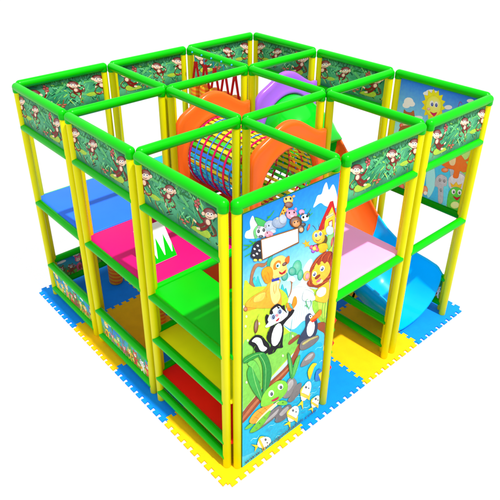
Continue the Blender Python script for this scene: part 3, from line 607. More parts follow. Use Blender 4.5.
def striped(name, c1, c2, freq, tilt):
    m = mat(name, c1, .4, .05, 5, .05, 20)
    nt = m.node_tree; b = nt.nodes['Principled BSDF']
    tc = nt.nodes.new('ShaderNodeTexCoord'); sx = nt.nodes.new('ShaderNodeSeparateXYZ')
    nt.links.new(tc.outputs['Object'], sx.inputs[0])
    at = nt.nodes.new('ShaderNodeMath'); at.operation = 'ARCTAN2'
    nt.links.new(sx.outputs[1], at.inputs[0]); nt.links.new(sx.outputs[0], at.inputs[1])
    k = nt.nodes.new('ShaderNodeMath'); k.operation = 'MULTIPLY'; k.inputs[1].default_value = tilt/(2*math.pi)
    nt.links.new(at.outputs[0], k.inputs[0])
    z = nt.nodes.new('ShaderNodeMath'); z.operation = 'MULTIPLY_ADD'; z.inputs[1].default_value = freq
    nt.links.new(sx.outputs[2], z.inputs[0]); nt.links.new(k.outputs[0], z.inputs[2])
    fr = nt.nodes.new('ShaderNodeMath'); fr.operation = 'FRACT'; nt.links.new(z.outputs[0], fr.inputs[0])
    gt = nt.nodes.new('ShaderNodeMath'); gt.operation = 'GREATER_THAN'; gt.inputs[1].default_value = .55
    nt.links.new(fr.outputs[0], gt.inputs[0])
    mx = nt.nodes.new('ShaderNodeMix'); mx.data_type = 'RGBA'
    mx.inputs[6].default_value = (*c1, 1); mx.inputs[7].default_value = (*c2, 1)
    nt.links.new(gt.outputs[0], mx.inputs[0]); nt.links.new(mx.outputs[2], b.inputs['Base Color'])
    return m
M['stripe'] = striped('orange_yellow_striped_vinyl', (.90,.17,.01), (.88,.42,.015), 17, 2)

def printmat(name, gain=1.0):
    m = bpy.data.materials.new(name); m.use_nodes = True
    nt = m.node_tree; b = nt.nodes['Principled BSDF']
    b.inputs['Roughness'].default_value = .42; b.inputs['Specular IOR Level'].default_value = .12
    a = nt.nodes.new('ShaderNodeVertexColor'); a.layer_name = 'ink'
    tc = nt.nodes.new('ShaderNodeTexCoord'); n = nt.nodes.new('ShaderNodeTexNoise')
    n.inputs['Scale'].default_value = 28; n.inputs['Detail'].default_value = 5
    nt.links.new(tc.outputs['Object'], n.inputs['Vector'])
    r = nt.nodes.new('ShaderNodeMapRange'); r.inputs[1].default_value = .3; r.inputs[2].default_value = .7
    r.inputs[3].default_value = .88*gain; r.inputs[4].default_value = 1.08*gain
    nt.links.new(n.outputs['Fac'], r.inputs[0])
    h = nt.nodes.new('ShaderNodeVectorMath'); h.operation = 'SCALE'
    nt.links.new(a.outputs['Color'], h.inputs[0]); nt.links.new(r.outputs[0], h.inputs['Scale'])
    mn = nt.nodes.new('ShaderNodeVectorMath'); mn.operation = 'MINIMUM'; mn.inputs[1].default_value = (.93,.93,.93)
    nt.links.new(h.outputs[0], mn.inputs[0]); nt.links.new(mn.outputs[0], b.inputs['Base Color'])
    return m
M['print'] = printmat('printed_vinyl'); M['print_lit'] = printmat('light_boosted_printed_vinyl', 1.5)  # second print has its inks lifted to replace light missing on the far mural

# ------------------------------------------------------------------ object helpers
def link(name, me, parent=None, loc=(0,0,0), rot=(0,0,0)):
    o = bpy.data.objects.new(name, me); col.objects.link(o)
    o.location = loc; o.rotation_euler = rot
    if parent: o.parent = parent
    return o
def fin(name, bm, m, smooth=True, ang=40):
    me = bpy.data.meshes.new(name)
    bmesh.ops.recalc_face_normals(bm, faces=bm.faces)
    bm.to_mesh(me); bm.free()
    for x in (m if isinstance(m, (list, tuple)) else [m]): me.materials.append(x)
    if smooth:
        me.polygons.foreach_set('use_smooth', [True]*len(me.polygons))
        me.set_sharp_from_angle(angle=math.radians(ang))
    return me
def thing(name, label, cat, loc=(0,0,0), group=None, rz=0):
    o = bpy.data.objects.new(name, None); col.objects.link(o); o.location = loc; o.rotation_euler = (0,0,rz)
    o.empty_display_size = .2
    o['label'] = label; o['category'] = cat
    if group: o['group'] = group
    return o
def tag(o, label, cat, group=None):
    o['label'] = label; o['category'] = cat
    if group: o['group'] = group
    return o
def tube(bm, pts, r, seg=20, cap=True, mi=0):
    """sweep a circle along pts"""
    pts = [Vector(p) for p in pts]; rings = []
    t0 = (pts[1]-pts[0]).normalized()
    n = t0.orthogonal().normalized()
    for i, p in enumerate(pts):
        a = pts[max(i-1,0)]; b = pts[min(i+1,len(pts)-1)]
        t = (b-a).normalized()
        n = (n - t*n.dot(t)).normalized(); bn = t.cross(n)
        rr = r[i] if isinstance(r, (list,tuple)) else r
        rings.append([bm.verts.new(p + (n*math.cos(k)+bn*math.sin(k))*rr) for k in [2*math.pi*j/seg for j in range(seg)]])
    fs = []
    for a, b in zip(rings, rings[1:]):
        for j in range(seg): fs.append(bm.faces.new((a[j], a[(j+1)%seg], b[(j+1)%seg], b[j])))
    if cap:
        fs.append(bm.faces.new(rings[0][::-1])); fs.append(bm.faces.new(rings[-1]))
    for f in fs: f.material_index = mi
    return rings
def box(bm, x0, x1, y0, y1, z0, z1, bev=0, seg=3, mi=0):
    r = bmesh.ops.create_cube(bm, size=1, matrix=Matrix.Translation(((x0+x1)/2,(y0+y1)/2,(z0+z1)/2)) @ Matrix.Diagonal((x1-x0,y1-y0,z1-z0,1)))
    vs = r['verts']
    fs = list({f for v in vs for f in v.link_faces})
    for f in fs: f.material_index = mi
    if bev:
        es = list({e for v in vs for e in v.link_edges})
        bmesh.ops.bevel(bm, geom=es, offset=bev, segments=seg, profile=.5, affect='EDGES', clamp_overlap=True)
def spline(pts, n=5):
    out = []; N = len(pts)
    for i in range(N):
        p0, p1, p2, p3 = pts[i-1], pts[i], pts[(i+1)%N], pts[(i+2)%N]
        for k in range(n):
            t = k/n
            out.append(tuple(.5*((2*p1[q])+(-p0[q]+p2[q])*t+(2*p0[q]-5*p1[q]+4*p2[q]-p3[q])*t*t+(-p0[q]+3*p1[q]-3*p2[q]+p3[q])*t**3) for q in (0,1)))
    return out
def spline_open(pts, n=5):
    P = [pts[0]]+list(pts)+[pts[-1]]; out = []
    for i in range(1, len(P)-2):
        p0, p1, p2, p3 = P[i-1:i+3]
        for k in range(n):
            t = k/n
            out.append(tuple(.5*((2*p1[q])+(-p0[q]+p2[q])*t+(2*p0[q]-5*p1[q]+4*p2[q]-p3[q])*t*t+(-p0[q]+3*p1[q]-3*p2[q]+p3[q])*t**3) for q in (0,1)))
    out.append(tuple(pts[-1])); return out

# ------------------------------------------------------------------ printed artwork (flat inked shapes in panel coordinates: u along, v up, layered outwards)
class Art:
    def __init__(s, x0, x1, z0, z1, step=.000012):
        s.bm = bmesh.new(); s.lay = s.bm.verts.layers.float_color.new('ink'); s.k = 0; s.step = step
        s.b = (x0, x1, z0, z1)
    def v(s, x, z, c):
        x0, x1, z0, z1 = s.b
        q = s.bm.verts.new((min(max(x,x0),x1), -s.k*s.step, min(max(z,z0),z1))); q[s.lay] = (*c, 1); return q
    def grid(s, fn, nx=12, nz=24, x0=None, x1=None, z0=None, z1=None):
        a, b, c, d = s.b
        x0 = a if x0 is None else x0; x1 = b if x1 is None else x1; z0 = c if z0 is None else z0; z1 = d if z1 is None else z1
        s.k += 1; g = [[s.v(x0+(x1-x0)*i/nx, z0+(z1-z0)*j/nz, fn(i/nx, j/nz)) for i in range(nx+1)] for j in range(nz+1)]
        for j in range(nz):
            for i in range(nx): s.bm.faces.new((g[j][i], g[j][i+1], g[j+1][i+1], g[j+1][i]))
    def poly(s, pts, c, g=.12):
        s.k += 1
        zs = [p[1] for p in pts]; z0, z1 = min(zs), max(zs); hh = max(z1-z0, 1e-4)
        xs = [p[0] for p in pts]; xm = min(xs); w = max(max(xs)-xm, 1e-4)
        vs = []
        for x, z in pts:
            f = 1 + g*(1.6*((z-z0)/hh-.5) - .8*((x-xm)/w-.5))
            vs.append(s.v(x, z, tuple(min(1, max(0, q*f)) for q in c)))
        tri = tessellate_polygon([[Vector((x, z, 0)) for x, z in pts]])
        for t in tri:
            if len(set(t)) == 3:
                try: s.bm.faces.new([vs[i] for i in t])
                except ValueError: pass
    def stroke(s, pts, w, c):
        s.k += 1; P = spline_open(pts, 5); L = []; n = len(P)
        for i, p in enumerate(P):
            a = P[max(i-1,0)]; b = P[min(i+1,n-1)]; dx, dz = b[0]-a[0], b[1]-a[1]; l = math.hypot(dx, dz) or 1
            ww = w*.5*(.55+.45*math.sin(math.pi*(i+.5)/n))
            L.append((s.v(p[0]-dz/l*ww, p[1]+dx/l*ww, c), s.v(p[0]+dz/l*ww, p[1]-dx/l*ww, c)))
        for a, b in zip(L, L[1:]): s.bm.faces.new((a[0], a[1], b[1], b[0]))
    def outline(s, P, w, c):
        s.k += 1; L = []; n = len(P)
        for i, p in enumerate(P):
            a = P[i-1]; b = P[(i+1)%n]; dx, dz = b[0]-a[0], b[1]-a[1]; l = math.hypot(dx, dz) or 1
            ww = w*.5*(.75+.35*math.sin(i*.35))
            L.append((s.v(p[0]-dz/l*ww, p[1]+dx/l*ww, c), s.v(p[0]+dz/l*ww, p[1]-dx/l*ww, c)))
        for a, b in zip(L, L[1:]+L[:1]):
            s.bm.faces.new((a[0], a[1], b[1], b[0]))
    def add(s, text, su=1, ou=0, sv=1, ov=0, line=.0035):
        for row in text:
            c = lin(tuple(v/255 for v in row[:3])); t, g = row[3], row[4]
            pts = [(a/1000*su+ou, b/1000*sv+ov) for a, b in zip(row[5::2], row[6::2])]
            if t == 2: s.stroke(pts, g/1000*sv, c)
            else:
                q = spline(pts, 4) if t == 1 else pts
                s.poly(q, c, g/100)
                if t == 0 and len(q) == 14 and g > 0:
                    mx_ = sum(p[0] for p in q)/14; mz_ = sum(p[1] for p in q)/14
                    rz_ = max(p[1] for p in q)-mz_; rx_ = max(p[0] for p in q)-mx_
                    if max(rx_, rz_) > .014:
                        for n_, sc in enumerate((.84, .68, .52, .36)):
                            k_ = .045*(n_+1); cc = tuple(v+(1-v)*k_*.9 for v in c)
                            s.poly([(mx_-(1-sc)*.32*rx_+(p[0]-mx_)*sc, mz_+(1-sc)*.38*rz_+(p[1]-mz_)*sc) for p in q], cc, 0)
                d = max(max(p[0] for p in q)-min(p[0] for p in q), max(p[1] for p in q)-min(p[1] for p in q))
                if line and .035 < d < .75 and max(row[:3]) > 90 and min(row[:3]) < 244: s.outline(q, line, tuple(v*.42 for v in c))
    def mesh(s, name, pm='print'):
        me = bpy.data.meshes.new(name); s.bm.normal_update(); s.bm.to_mesh(me); s.bm.free(); me.materials.append(M[pm]); return me
def mixc(a, b, t): return tuple(x+(y-x)*t for x, y in zip(a, b))
def ramp(stops, t):
    for (a, ca), (b, cb) in zip(stops, stops[1:]):
        if t <= b: return mixc(ca, cb, max(0, (t-a)/(b-a)))
    return stops[-1][1]

# ================================================================== SETTING
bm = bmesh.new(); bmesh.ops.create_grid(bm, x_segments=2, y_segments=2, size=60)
ground = link('ground', fin('ground', bm, mat('self_lit_white_floor', (.03,.03,.03), .9, .01, .5, spec=.0, emis=.975), False), loc=(10, 10, 0))  # near-black floor glows white by emission, so no shadows show on it
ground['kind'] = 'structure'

# ================================================================== FOAM MATS
MS, MX, MY, MT = 1.0053, -.134, -.095, .02
def edge(n, amp, phase=1):
    """dovetail profile along 0..1, values are offsets"""
    pts = []
    N = 9; w = 1/N
    for i in range(N):
        a = i*w
        if i % 1 == 0:
            f = .06*w
            pts += [(a+.23*w, 0), (a+.23*w-f, amp*phase), (a+.77*w+f, amp*phase), (a+.77*w, 0)]
    return pts
AMP = .043
def mat_mesh(i, j, m):
    # outer edges: tabs stick out; inner edges: shared with neighbour, (tabs of lower index mat go into the higher one)
    s = MS; P = []; gap = .0012
    def seg(p0, d, nrm, ph, rev):
        e = edge(9, AMP, ph)
        L = [(p0[0]+d[0]*t*s+nrm[0]*o, p0[1]+d[1]*t*s+nrm[1]*o) for t, o in e]
        return L[::-1] if rev else L
    x0, y0 = 0, 0
    P.append((gap, gap)); P += seg((0,gap), (1,0), (0,-1), 1 if j == 0 else -1, False)
    P.append((s-gap, gap)); P += seg((s-gap,0), (0,1), (1,0), 1, False)
    P.append((s-gap, s-gap)); P += seg((0,s-gap), (1,0), (0,1), 1, True)
    P.append((gap, s-gap)); P += seg((gap,0), (0,1), (-1,0), 1 if i == 0 else -1, True)
    bm = bmesh.new(); vs = [bm.verts.new((x, y, MT)) for x, y in P]
    f = bm.faces.new(vs)
    r = bmesh.ops.extrude_face_region(bm, geom=[f])
    for v in [g for g in r['geom'] if isinstance(g, bmesh.types.BMVert)]: v.co.z = .002
    bmesh.ops.triangulate(bm, faces=[f for f in bm.faces if len(f.verts) > 4])
    return fin('foam_mat', bm, m, False)
ROWN = ['front', 'second', 'third', 'rear']
for i in range(4):
    for j in range(4):
        y = (i+j) % 2 == 0
        c = 'yellow' if y else 'blue'
        if i == 0 and j == 0: d = 'yellow jigsaw foam mat at the nearest corner below the animal mural'
        elif i == 0 and j == 3: d = 'blue jigsaw foam mat at the far left corner beside the low animal banner'
        elif i == 3 and j == 0: d = 'blue jigsaw foam mat under the foot of the blue slide at the right corner'
        elif i == 3 and j == 3: d = 'yellow jigsaw foam mat at the hidden rear corner of the play frame'
        elif j == 0: d = c+' jigsaw foam mat on the right front edge, ' + ('just right of the animal mural' if i == 1 else 'beside the blue slide foot')
        elif i == 0: d = c+' jigsaw foam mat on the left front edge, ' + ('next to the nearest corner mat' if j == 1 else 'between two blue mats')
        elif j == 3: d = c+' jigsaw foam mat on the rear edge, %s from the left corner' % ['', 'second', 'third'][i]
        elif i == 3: d = c+' jigsaw foam mat on the far right edge, %s from the right corner' % ['', 'second', 'third'][j]
        else: d = c+' inner jigsaw foam mat, %s under the %s' % ({(1,1):'nearest inner one',(1,2):'left inner one',(2,1):'right inner one',(2,2):'rear inner one'}[(i,j)], {(1,1):'pink deck end',(1,2):'blue and pink decks',(2,1):'net tunnel side',(2,2):'turquoise deck side'}[(i,j)])
        o = link('foam_mat', mat_mesh(i, j, M['mat_y'] if y else M['mat_b']), None, (MX+i*MS, MY+j*MS, 0))
        tag(o, d, 'foam mat', 'interlocking yellow and blue foam mats')

# ================================================================== PLAY FRAME
frame = thing('indoor_playground', 'square indoor playground frame with yellow padded posts, green tubes, monkey banners and coloured decks', 'playground')
# posts
bm = bmesh.new()
tube(bm, [(0,0,MT),(0,0,MT+.006),(0,0,2.9)], [PR-.005, PR, PR], 28)
post_me = fin('post', bm, M['post'])
def post(x, y): return link('post', post_me, frame, (x, y, 0))
def bend(L, r=.052, z=0):
    """a capsule tube of length L along +x with both ends turned down into the posts"""
    bm = bmesh.new(); R = .052; pts = [(0,0,-.075)]
    for k in range(7):
        a = math.pi/2*k/6
        pts.append((R-R*math.cos(a), 0, -R+R*math.sin(a)))
    for k in range(7):
        a = math.pi/2*(1-k/6)
        pts.append((L-R+R*math.cos(a), 0, -R+R*math.sin(a)))
    pts.append((L,0,-.075))
    # outer silhouette is a rounded elbow: plain sweep
    tube(bm, pts, r, 24)
    return bm
def capsule(L, r=.0485):
    """straight tube with hemispherical ends and a short collar over each post"""
    bm = bmesh.new(); pts = []; rr = []
    for k in range(8):
        a = math.pi/2*k/7
        pts.append((-r*math.cos(a)*.999, 0, 0)); rr.append(max(r*math.sin(a), .0008))
    for k in range(8):
        a = math.pi/2*(1-k/7)
        pts.append((L+r*math.cos(a)*.999, 0, 0)); rr.append(max(r*math.sin(a), .0008))
    tube(bm, pts, rr, 24)
    for x in (0, L): tube(bm, [(x,0,-.062),(x,0,-.055),(x,0,-.01)], [r-.006, r-.001, r-.001], 24)
    return bm
def rail_me(L, r=.046):
    bm = bmesh.new(); tube(bm, [(0,0,0),(.004,0,0),(L-.004,0,0),(L,0,0)], [r-.004, r, r, r-.004], 18)
    return fin('rail', bm, M['green'])
EX, EY = LX-2*OFF, LY-2*OFF
tx, ty = fin('top_tube', capsule(EX), M['green']), fin('top_tube', capsule(EY), M['green'])
rx, ry = rail_me(EX), rail_me(EY)
def rail(axis, i, j, z, me=None):
    """rail along an edge that starts at node (i, j)"""
    if axis == 'x': return link('rail', rx, frame, (NX[i]+OFF, NY[j], z))
    return link('rail', ry, frame, (NX[i], NY[j]+OFF, z), (0,0,math.pi/2))
CORNER = .0
for j in range(4):
    for i in range(3):
        post(NX[i]+OFF, NY[j]); post(NX[i+1]-OFF, NY[j])
        link('top_tube', tx, frame, (NX[i]+OFF, NY[j], H))
for i in range(4):
    for j in range(3):
        post(NX[i], NY[j]+OFF); post(NX[i], NY[j+1]-OFF)
        link('top_tube', ty, frame, (NX[i], NY[j]+OFF, H), (0,0,math.pi/2))

# monkey banners
random.seed(9)
def jungle(a, b):
    t = .5+.5*math.sin(a*9+2.2*math.sin(b*3))*math.cos(b*4-a*3)
    base = mixc(lin((.10,.46,.34)), lin((.36,.74,.54)), t)
    edge_ = max(0, 1-min(b, 1-b)*5)*.5
    r = random.random()*.25
    return mixc(mixc(base, lin((.04,.24,.12)), edge_), lin((.35,.7,.4)), r*.5)
def banner_art(W, name, mirror=False):
    bms = []
    a = Art(.1, W-.1, .045, .44)
    a.grid(jungle, 40, 14)
    # foliage fringe along the top
    for q in range(46):
        x = .11+(W-.22)*q/45; h_ = .03+.03*random.random()
        a.poly([(x-.014, .44), (x+random.uniform(-.012,.012), .44-h_), (x+.014, .44)], lin((.1, .35+.15*random.random(), .15)), .2)
    for q in range(95):
        x = random.uniform(.12, W-.16); z = random.uniform(.07,.38); l = random.uniform(.04,.13); an = random.choice([.5,.7,.9,2.3,2.5])+random.uniform(-.2,.2)
        a.stroke([(x, z), (x+l*.5*math.cos(an)+.006, z+l*.5*math.sin(an)), (x+l*math.cos(an), min(.43, z+l*math.sin(an)))], random.uniform(.005,.017), lin(random.choice([(.40,.80,.50),(.12,.52,.30),(.50,.88,.58),(.02,.28,.16),(.04,.36,.22),(.25,.70,.42),(.62,.88,.35),(.02,.25,.18)])))
    for q in range(26):
        x = random.uniform(.12, W-.14); z = random.uniform(.06,.16); l = random.uniform(.03,.07); d = random.uniform(-.05,.05)
        a.stroke([(x, z), (x+d*.6, z+l*.7), (x+d, z+l)], random.uniform(.006,.012), lin(random.choice([(.5,.75,.25),(.12,.45,.25),(.3,.65,.4),(.75,.8,.3),(.65,.3,.15)])))
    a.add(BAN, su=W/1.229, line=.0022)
    return a
def double_sided(art, name, depth=.006, pm='print'):
    """print on both faces of a thin sheet"""
    bm = art.bm
    ret = bmesh.ops.duplicate(bm, geom=bm.verts[:]+bm.edges[:]+bm.faces[:])
    vs = [g for g in ret['geom'] if isinstance(g, bmesh.types.BMVert)]
    for v in vs: v.co.y = -v.co.y + depth
    for v in bm.verts:
        if v not in set(): v.co.y -= depth/2
    me = bpy.data.meshes.new(name); bm.to_mesh(me); bm.free(); me.materials.append(M[pm]); return me
ban_x = double_sided(banner_art(LX, 'x'), 'banner')
ban_y = double_sided(banner_art(LY, 'y'), 'banner')
def banner(axis, i, j):
    if axis == 'x': o = link('banner', ban_x, frame, (NX[i], NY[j], 2.45))
    else: o = link('banner', ban_y, frame, (NX[i], NY[j], 2.45), (0,0,math.pi/2))
    o['label'] = 'printed jungle banner with three brown monkeys on green foliage'
    rail(axis, i, j, 2.45)
for j in range(3): banner('y', 0, j)
for i in (1, 2): banner('x', i, 0)
for i in range(3): banner('x', i, 3)
for j in (1, 2): banner('y', 3, j)

# low animal banners
LOWC = [(.95,.55,.2),(.9,.25,.2),(.98,.98,.95),(.55,.8,.3),(.95,.8,.2),(.6,.35,.2),(.9,.4,.55),(.3,.3,.35)]
def low_art(W, seed):
    random.seed(seed)
    a = Art(.1, W-.1, .03, .37)
    a.grid(lambda u, v: ramp([(0, lin((.45,.60,.25))), (.3, lin((.35,.68,.35))), (.5, lin((.25,.70,.75))), (1, lin((.05,.50,.85)))], min(1, max(0, v+.25*math.sin(u*7+seed)))), 24, 8)
    def ell(x, z, rx_, rz_, c): a.poly([(x+rx_*math.cos(t), z+rz_*math.sin(t)) for t in [k*math.pi/7 for k in range(14)]], lin(c))
    for q in range(7): ell(random.uniform(.15,W-.15), random.uniform(.27,.33), random.uniform(.03,.07), .02, (.95,.98,1))
    for q in range(8): ell(random.uniform(.15,W-.15), random.uniform(.05,.13), random.uniform(.05,.11), .03, random.choice([(.45,.75,.3),(.8,.85,.4),(.6,.4,.25)]))
    for q in range(9):
        x = random.uniform(.14, W-.14); z = random.uniform(.10,.2); a.stroke([(x, z), (x+.004, z+.04), (x, z+.08)], .012, lin((.5,.3,.15)))
        ell(x, z+.1, random.uniform(.025,.045), random.uniform(.03,.05), random.choice([(.15,.6,.3),(.3,.7,.3),(.1,.65,.6)]))
    for q in range(14):
        ell(random.uniform(.14,W-.14), random.uniform(.06,.2), random.uniform(.01,.02), random.uniform(.01,.02), random.choice([(.9,.2,.4),(1,.85,.2),(1,.5,.1),(.95,.95,1)]))
    x = .16
    while x < W-.15:
        c = random.choice(LOWC); c2 = random.choice(LOWC); s = random.uniform(.6, 1.2)
        ell(x, .12, .035*s, .055*s, c); ell(x+.01, .11, .02*s, .035*s, c2)
        for d in (-1, 1):
            a.stroke([(x+d*.02, .09), (x+d*.03*s, .06), (x+d*.035, .045)], .016, lin(c)); ell(x+d*.032*s, .245*s+.02, .013*s, .015*s, c)
            a.stroke([(x+d*.02, .15), (x+d*.05*s, .16), (x+d*.06*s, .19)], .013, lin(c))
        ell(x, .2*s+.02, .042*s, .04*s, c); ell(x, .185*s+.02, .026*s, .02*s, (1,.92,.8))
        for d in (-1, 1):
            ell(x+d*.015*s, .21*s+.02, .009, .012, (1,1,1)); ell(x+d*.015*s, .208*s+.02, .004, .007, (.05,.05,.1))
        ell(x, .19*s+.02, .006, .005, (.1,.05,.05))
        x += random.uniform(.1, .15)
    return double_sided(a, 'low_banner')
def low_banner(axis, i, j, seed):
    W = LX if axis == 'x' else LY
    o = link('low_banner', low_art(W, seed), frame, (NX[i], NY[j], .12), (0,0,0 if axis == 'x' else math.pi/2))
    o['label'] = 'low printed banner with small cartoon animals on blue sky'
    rail(axis, i, j, .50); rail(axis, i, j, .12)
low_banner('y', 0, 1, 3); low_banner('y', 0, 2, 8); low_banner('x', 0, 3, 5); low_banner('y', 3, 0, 11)
# bare low rails at the lilac deck side
for z in (.12, .47): rail('y', 2, 0, z)
rail('x', 1, 1, .12)

# deck rails
for a in (('y',0,0),('y',0,1),('y',0,2),('x',1,0),('x',2,0),('x',0,1),('x',0,3),('x',1,3),('y',1,0),('y',3,0),('x',1,1),('x',1,2),('x',2,2),('y',2,1),('y',2,2),('y',1,2),('y',1,1)): rail(*a, DECK)
for z in (.895, .36, .15): rail('y', 0, 0, z)
rail('x', 0, 1, .895); rail('x', 0, 1, .36)

# deck pads
def pad(name, x0, x1, y0, y1, ztop, m, t=.075, bev=.028, crown=.0, label=None):
    bm = bmesh.new(); box(bm, x0, x1, y0, y1, ztop-t, ztop, bev, 4)
    o = link(name, fin(name, bm, m), frame)
    if label: o['label'] = label
    return o
g = .012
def deck(i, j, m, label, x1=None):
    pad('deck_pad', NX[i]+.022, (NX[i+1]-.004) if x1 is None else x1, NY[j]+.004, NY[j+1]-.004, 1.503, m, label=label)
deck(0, 2, M['blue'], 'blue vinyl deck pad')
deck(0, 1, M['pink'], 'pink vinyl deck pad')
deck(1, 2, M['cyan'], 'turquoise vinyl deck pad')
deck(2, 2, M['purple'], 'purple vinyl deck pad')
pad('deck_pad', NX[1]+.022, NX[2]+.02, NY[0]+.03, NY[1]-.004, 1.492, M['lav'], bev=.035, label='lilac vinyl deck pad')
pad('deck_pad', NX[1]+.05, NX[2]-.05, NY[1]+.05, NY[2]-.05, 1.405, M['orange_v'], label='orange vinyl pad under the net tunnel')
bm = bmesh.new(); box(bm, NX[1]-.015, NX[1]+.015, NY[1]+.12, NY[2]-.12, .62, 1.39, .01, 2)
o = link('side_apron', fin('side_apron', bm, M['orange_v']), frame); o['label'] = 'orange vinyl apron below the tunnel bay'
# small boxed kerb with yellow cap between the pink deck and the tunnel bay
bm = bmesh.new(); box(bm, .74, .83, 2.12, 2.50, 1.50, 1.575, .006, 2)
k = link('kerb_pad', fin('kerb_pad', bm, M['maroon']), frame)
bm = bmesh.new(); box(bm, .83, .93, 2.12, 2.50, 1.50, 1.59, .008, 2)
link('kerb_cap', fin('kerb_cap', bm, M['yel']), frame)

# climbing steps in the front bay, each a vinyl shelf staggered left / right
def shelf(ztop, m, pts, label, t=.06):
    bm = bmesh.new()
    lo = [bm.verts.new((x, y, ztop-t)) for x, y in pts]; hi = [bm.verts.new((x, y, ztop)) for x, y in pts]
    bm.faces.new(lo[::-1]); bm.faces.new(hi)
    for q in range(len(pts)): bm.faces.new((lo[q], lo[(q+1)%len(pts)], hi[(q+1)%len(pts)], hi[q]))
    bmesh.ops.bevel(bm, geom=bm.edges[:], offset=.016, segments=3, affect='EDGES', profile=.5)
    o = link('step_pad', fin('step_pad', bm, m), frame); o['label'] = label
shelf(1.478, M['lime'], [(.024,.004), (.60,.004), (.60,.70), (.62,1.225), (.024,1.225)], 'bright green top step pad')
shelf(.925, M['yel'], [(.024,.03), (1.20,.03), (1.20,.55), (.55,1.225), (.024,1.225)], 'yellow middle step pad')
shelf(.385, M['red'], [(.024,.03), (1.20,.03), (1.20,1.225), (.024,1.225)], 'red bottom step pad')

# ------------------------------------------------------------------ moulded entry panels with a round hole
def panel_bm(hole=True, CX=.60, CZ=2.065, R=.435):
    # profile (x from bay node, z)
    top = [(.035,1.49),(.035,2.34),(.05,2.50),(.12,2.60),(.22,2.655),(.32,2.705),(.42,2.765),(.52,2.80),(.63,2.80),(.74,2.765),(.85,2.70),(.95,2.635),(1.06,2.575),(1.15,2.545),(1.175,2.48),(1.175,1.49)]
    P = spline_open(top, 4)
    N = len(P); 
    # resample the outline by angle around the hole centre so that rings can be bridged
    bm = bmesh.new(); seg = 96
    full = P+[(1.0,1.49),(.8,1.49),(.6,1.49),(.4,1.49),(.2,1.49),(.035,1.49)]
    def ray(a):
        dx, dz = math.cos(a), math.sin(a); best = None
        for (ax, az), (bx, bz) in zip(full, full[1:]+full[:1]):
            ex, ez = bx-ax, bz-az; det = dx*(-ez)+ex*dz
            if abs(det) < 1e-9: continue
            t = ((ax-CX)*(-ez)+ex*(az-CZ))/det; u = (dx*(az-CZ)-dz*(ax-CX))/det
            if t > 0 and -1e-6 <= u <= 1+1e-6 and (best is None or t > best): best = t
        return best
    rings = []
    # (fraction from hole to outline, absolute inset, y)
    prof = [('h',0,.035),('h',0,-.03),('h',.012,-.052),('h',.035,-.058),('h',.06,-.05),('h',.085,-.034),('o',.07,-.034),('o',.028,-.031),('o',.008,-.018),('o',0,0),('o',.004,.035)]
    for kind, d, y in prof:
        ring = []
        for k_ in range(seg):
            a = 2*math.pi*k_/seg; L = ray(a)
            r = min(R+d, L-.01) if kind == 'h' else max(L-d, R+.0)
            if kind == 'o' and L-d < R+.086: r = max(L-d, min(R+.086, L-.003))
            ring.append(bm.verts.new((CX+math.cos(a)*r, y, CZ+math.sin(a)*r)))
        rings.append(ring)
    rings.append(rings[0])
    for a, b in zip(rings, rings[1:]):
        for k_ in range(seg): bm.faces.new((a[k_], a[(k_+1)%seg], b[(k_+1)%seg], b[k_]))
    return bm
pan_o = fin('entry_panel', panel_bm(), M['orange'], ang=60)
pan_p = fin('entry_panel', panel_bm(), M['purple'], ang=60)
o = link('entry_panel', pan_o, frame, (NX[1], NY[2]-.085, 0)); o['label'] = 'orange moulded panel with round hole, rear end of the tunnel'
o = link('entry_panel', pan_o, frame, (NX[1], NY[1]-.085, 0)); o['label'] = 'orange moulded panel with round hole, near end of the tunnel'
o = link('entry_panel', pan_p, frame, (NX[2], NY[2]-.085, 0)); o['label'] = 'purple moulded panel at the slide entry'

# ------------------------------------------------------------------ net tunnel
tun = link('net_tunnel', None, frame, (NX[1]+.60, NY[1]-.06, 2.065)); tun['label'] = 'round crawl tunnel of multicoloured webbing with magenta and blue hoops'
TL = LY-.02; TR = .415
def colr(a):   # a: angle of the strap, 90 = top, 180 = the -x side
    d = math.degrees(a) % 360
    if d < 128: return 0
    if d < 138: return 1
    if d < 148: return 0
    if d < 157: return 1
    if d < 167: return 2
    if d < 176: return 3
    if d < 186: return 0
    if d < 205: return 3
    if d < 225: return 2
    if d < 250: return 4
    if d < 330: return 0
    if d < 345: return 1
    return 0
NS = 38
bm = bmesh.new()
for k2 in range(2*NS):
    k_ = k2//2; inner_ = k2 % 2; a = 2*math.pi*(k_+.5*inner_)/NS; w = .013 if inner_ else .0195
    if inner_ and not 60 < math.degrees(a) < 255: continue  # added inner layer, coloured as the shaded far side of the net
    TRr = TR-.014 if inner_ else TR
    c0 = Vector((math.cos(a)*TRr, 0, math.sin(a)*TRr)); tn = Vector((-math.sin(a), 0, math.cos(a))); nr = Vector((math.cos(a), 0, math.sin(a)))
    prev = None; n_ = 26
    for q in range(n_+1):
        y = TL*q/n_
        # webbing weaves over and under the hoops
        off = .005*math.cos(q*math.pi)*(1 if k_ % 2 else -1)
        c = c0+Vector((0,y,0))+nr*off
        ring = [bm.verts.new(c+tn*w+nr*.0015), bm.verts.new(c-tn*w+nr*.0015), bm.verts.new(c-tn*w-nr*.0015), bm.verts.new(c+tn*w-nr*.0015)]
        if prev:
            for z in range(4):
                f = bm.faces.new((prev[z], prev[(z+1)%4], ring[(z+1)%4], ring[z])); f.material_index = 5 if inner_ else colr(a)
        prev = ring
o = link('webbing', fin('webbing', bm, [M['nety'], M['netg'], M['netb'], M['netc'], M['neto'], M['netshade']]), tun)
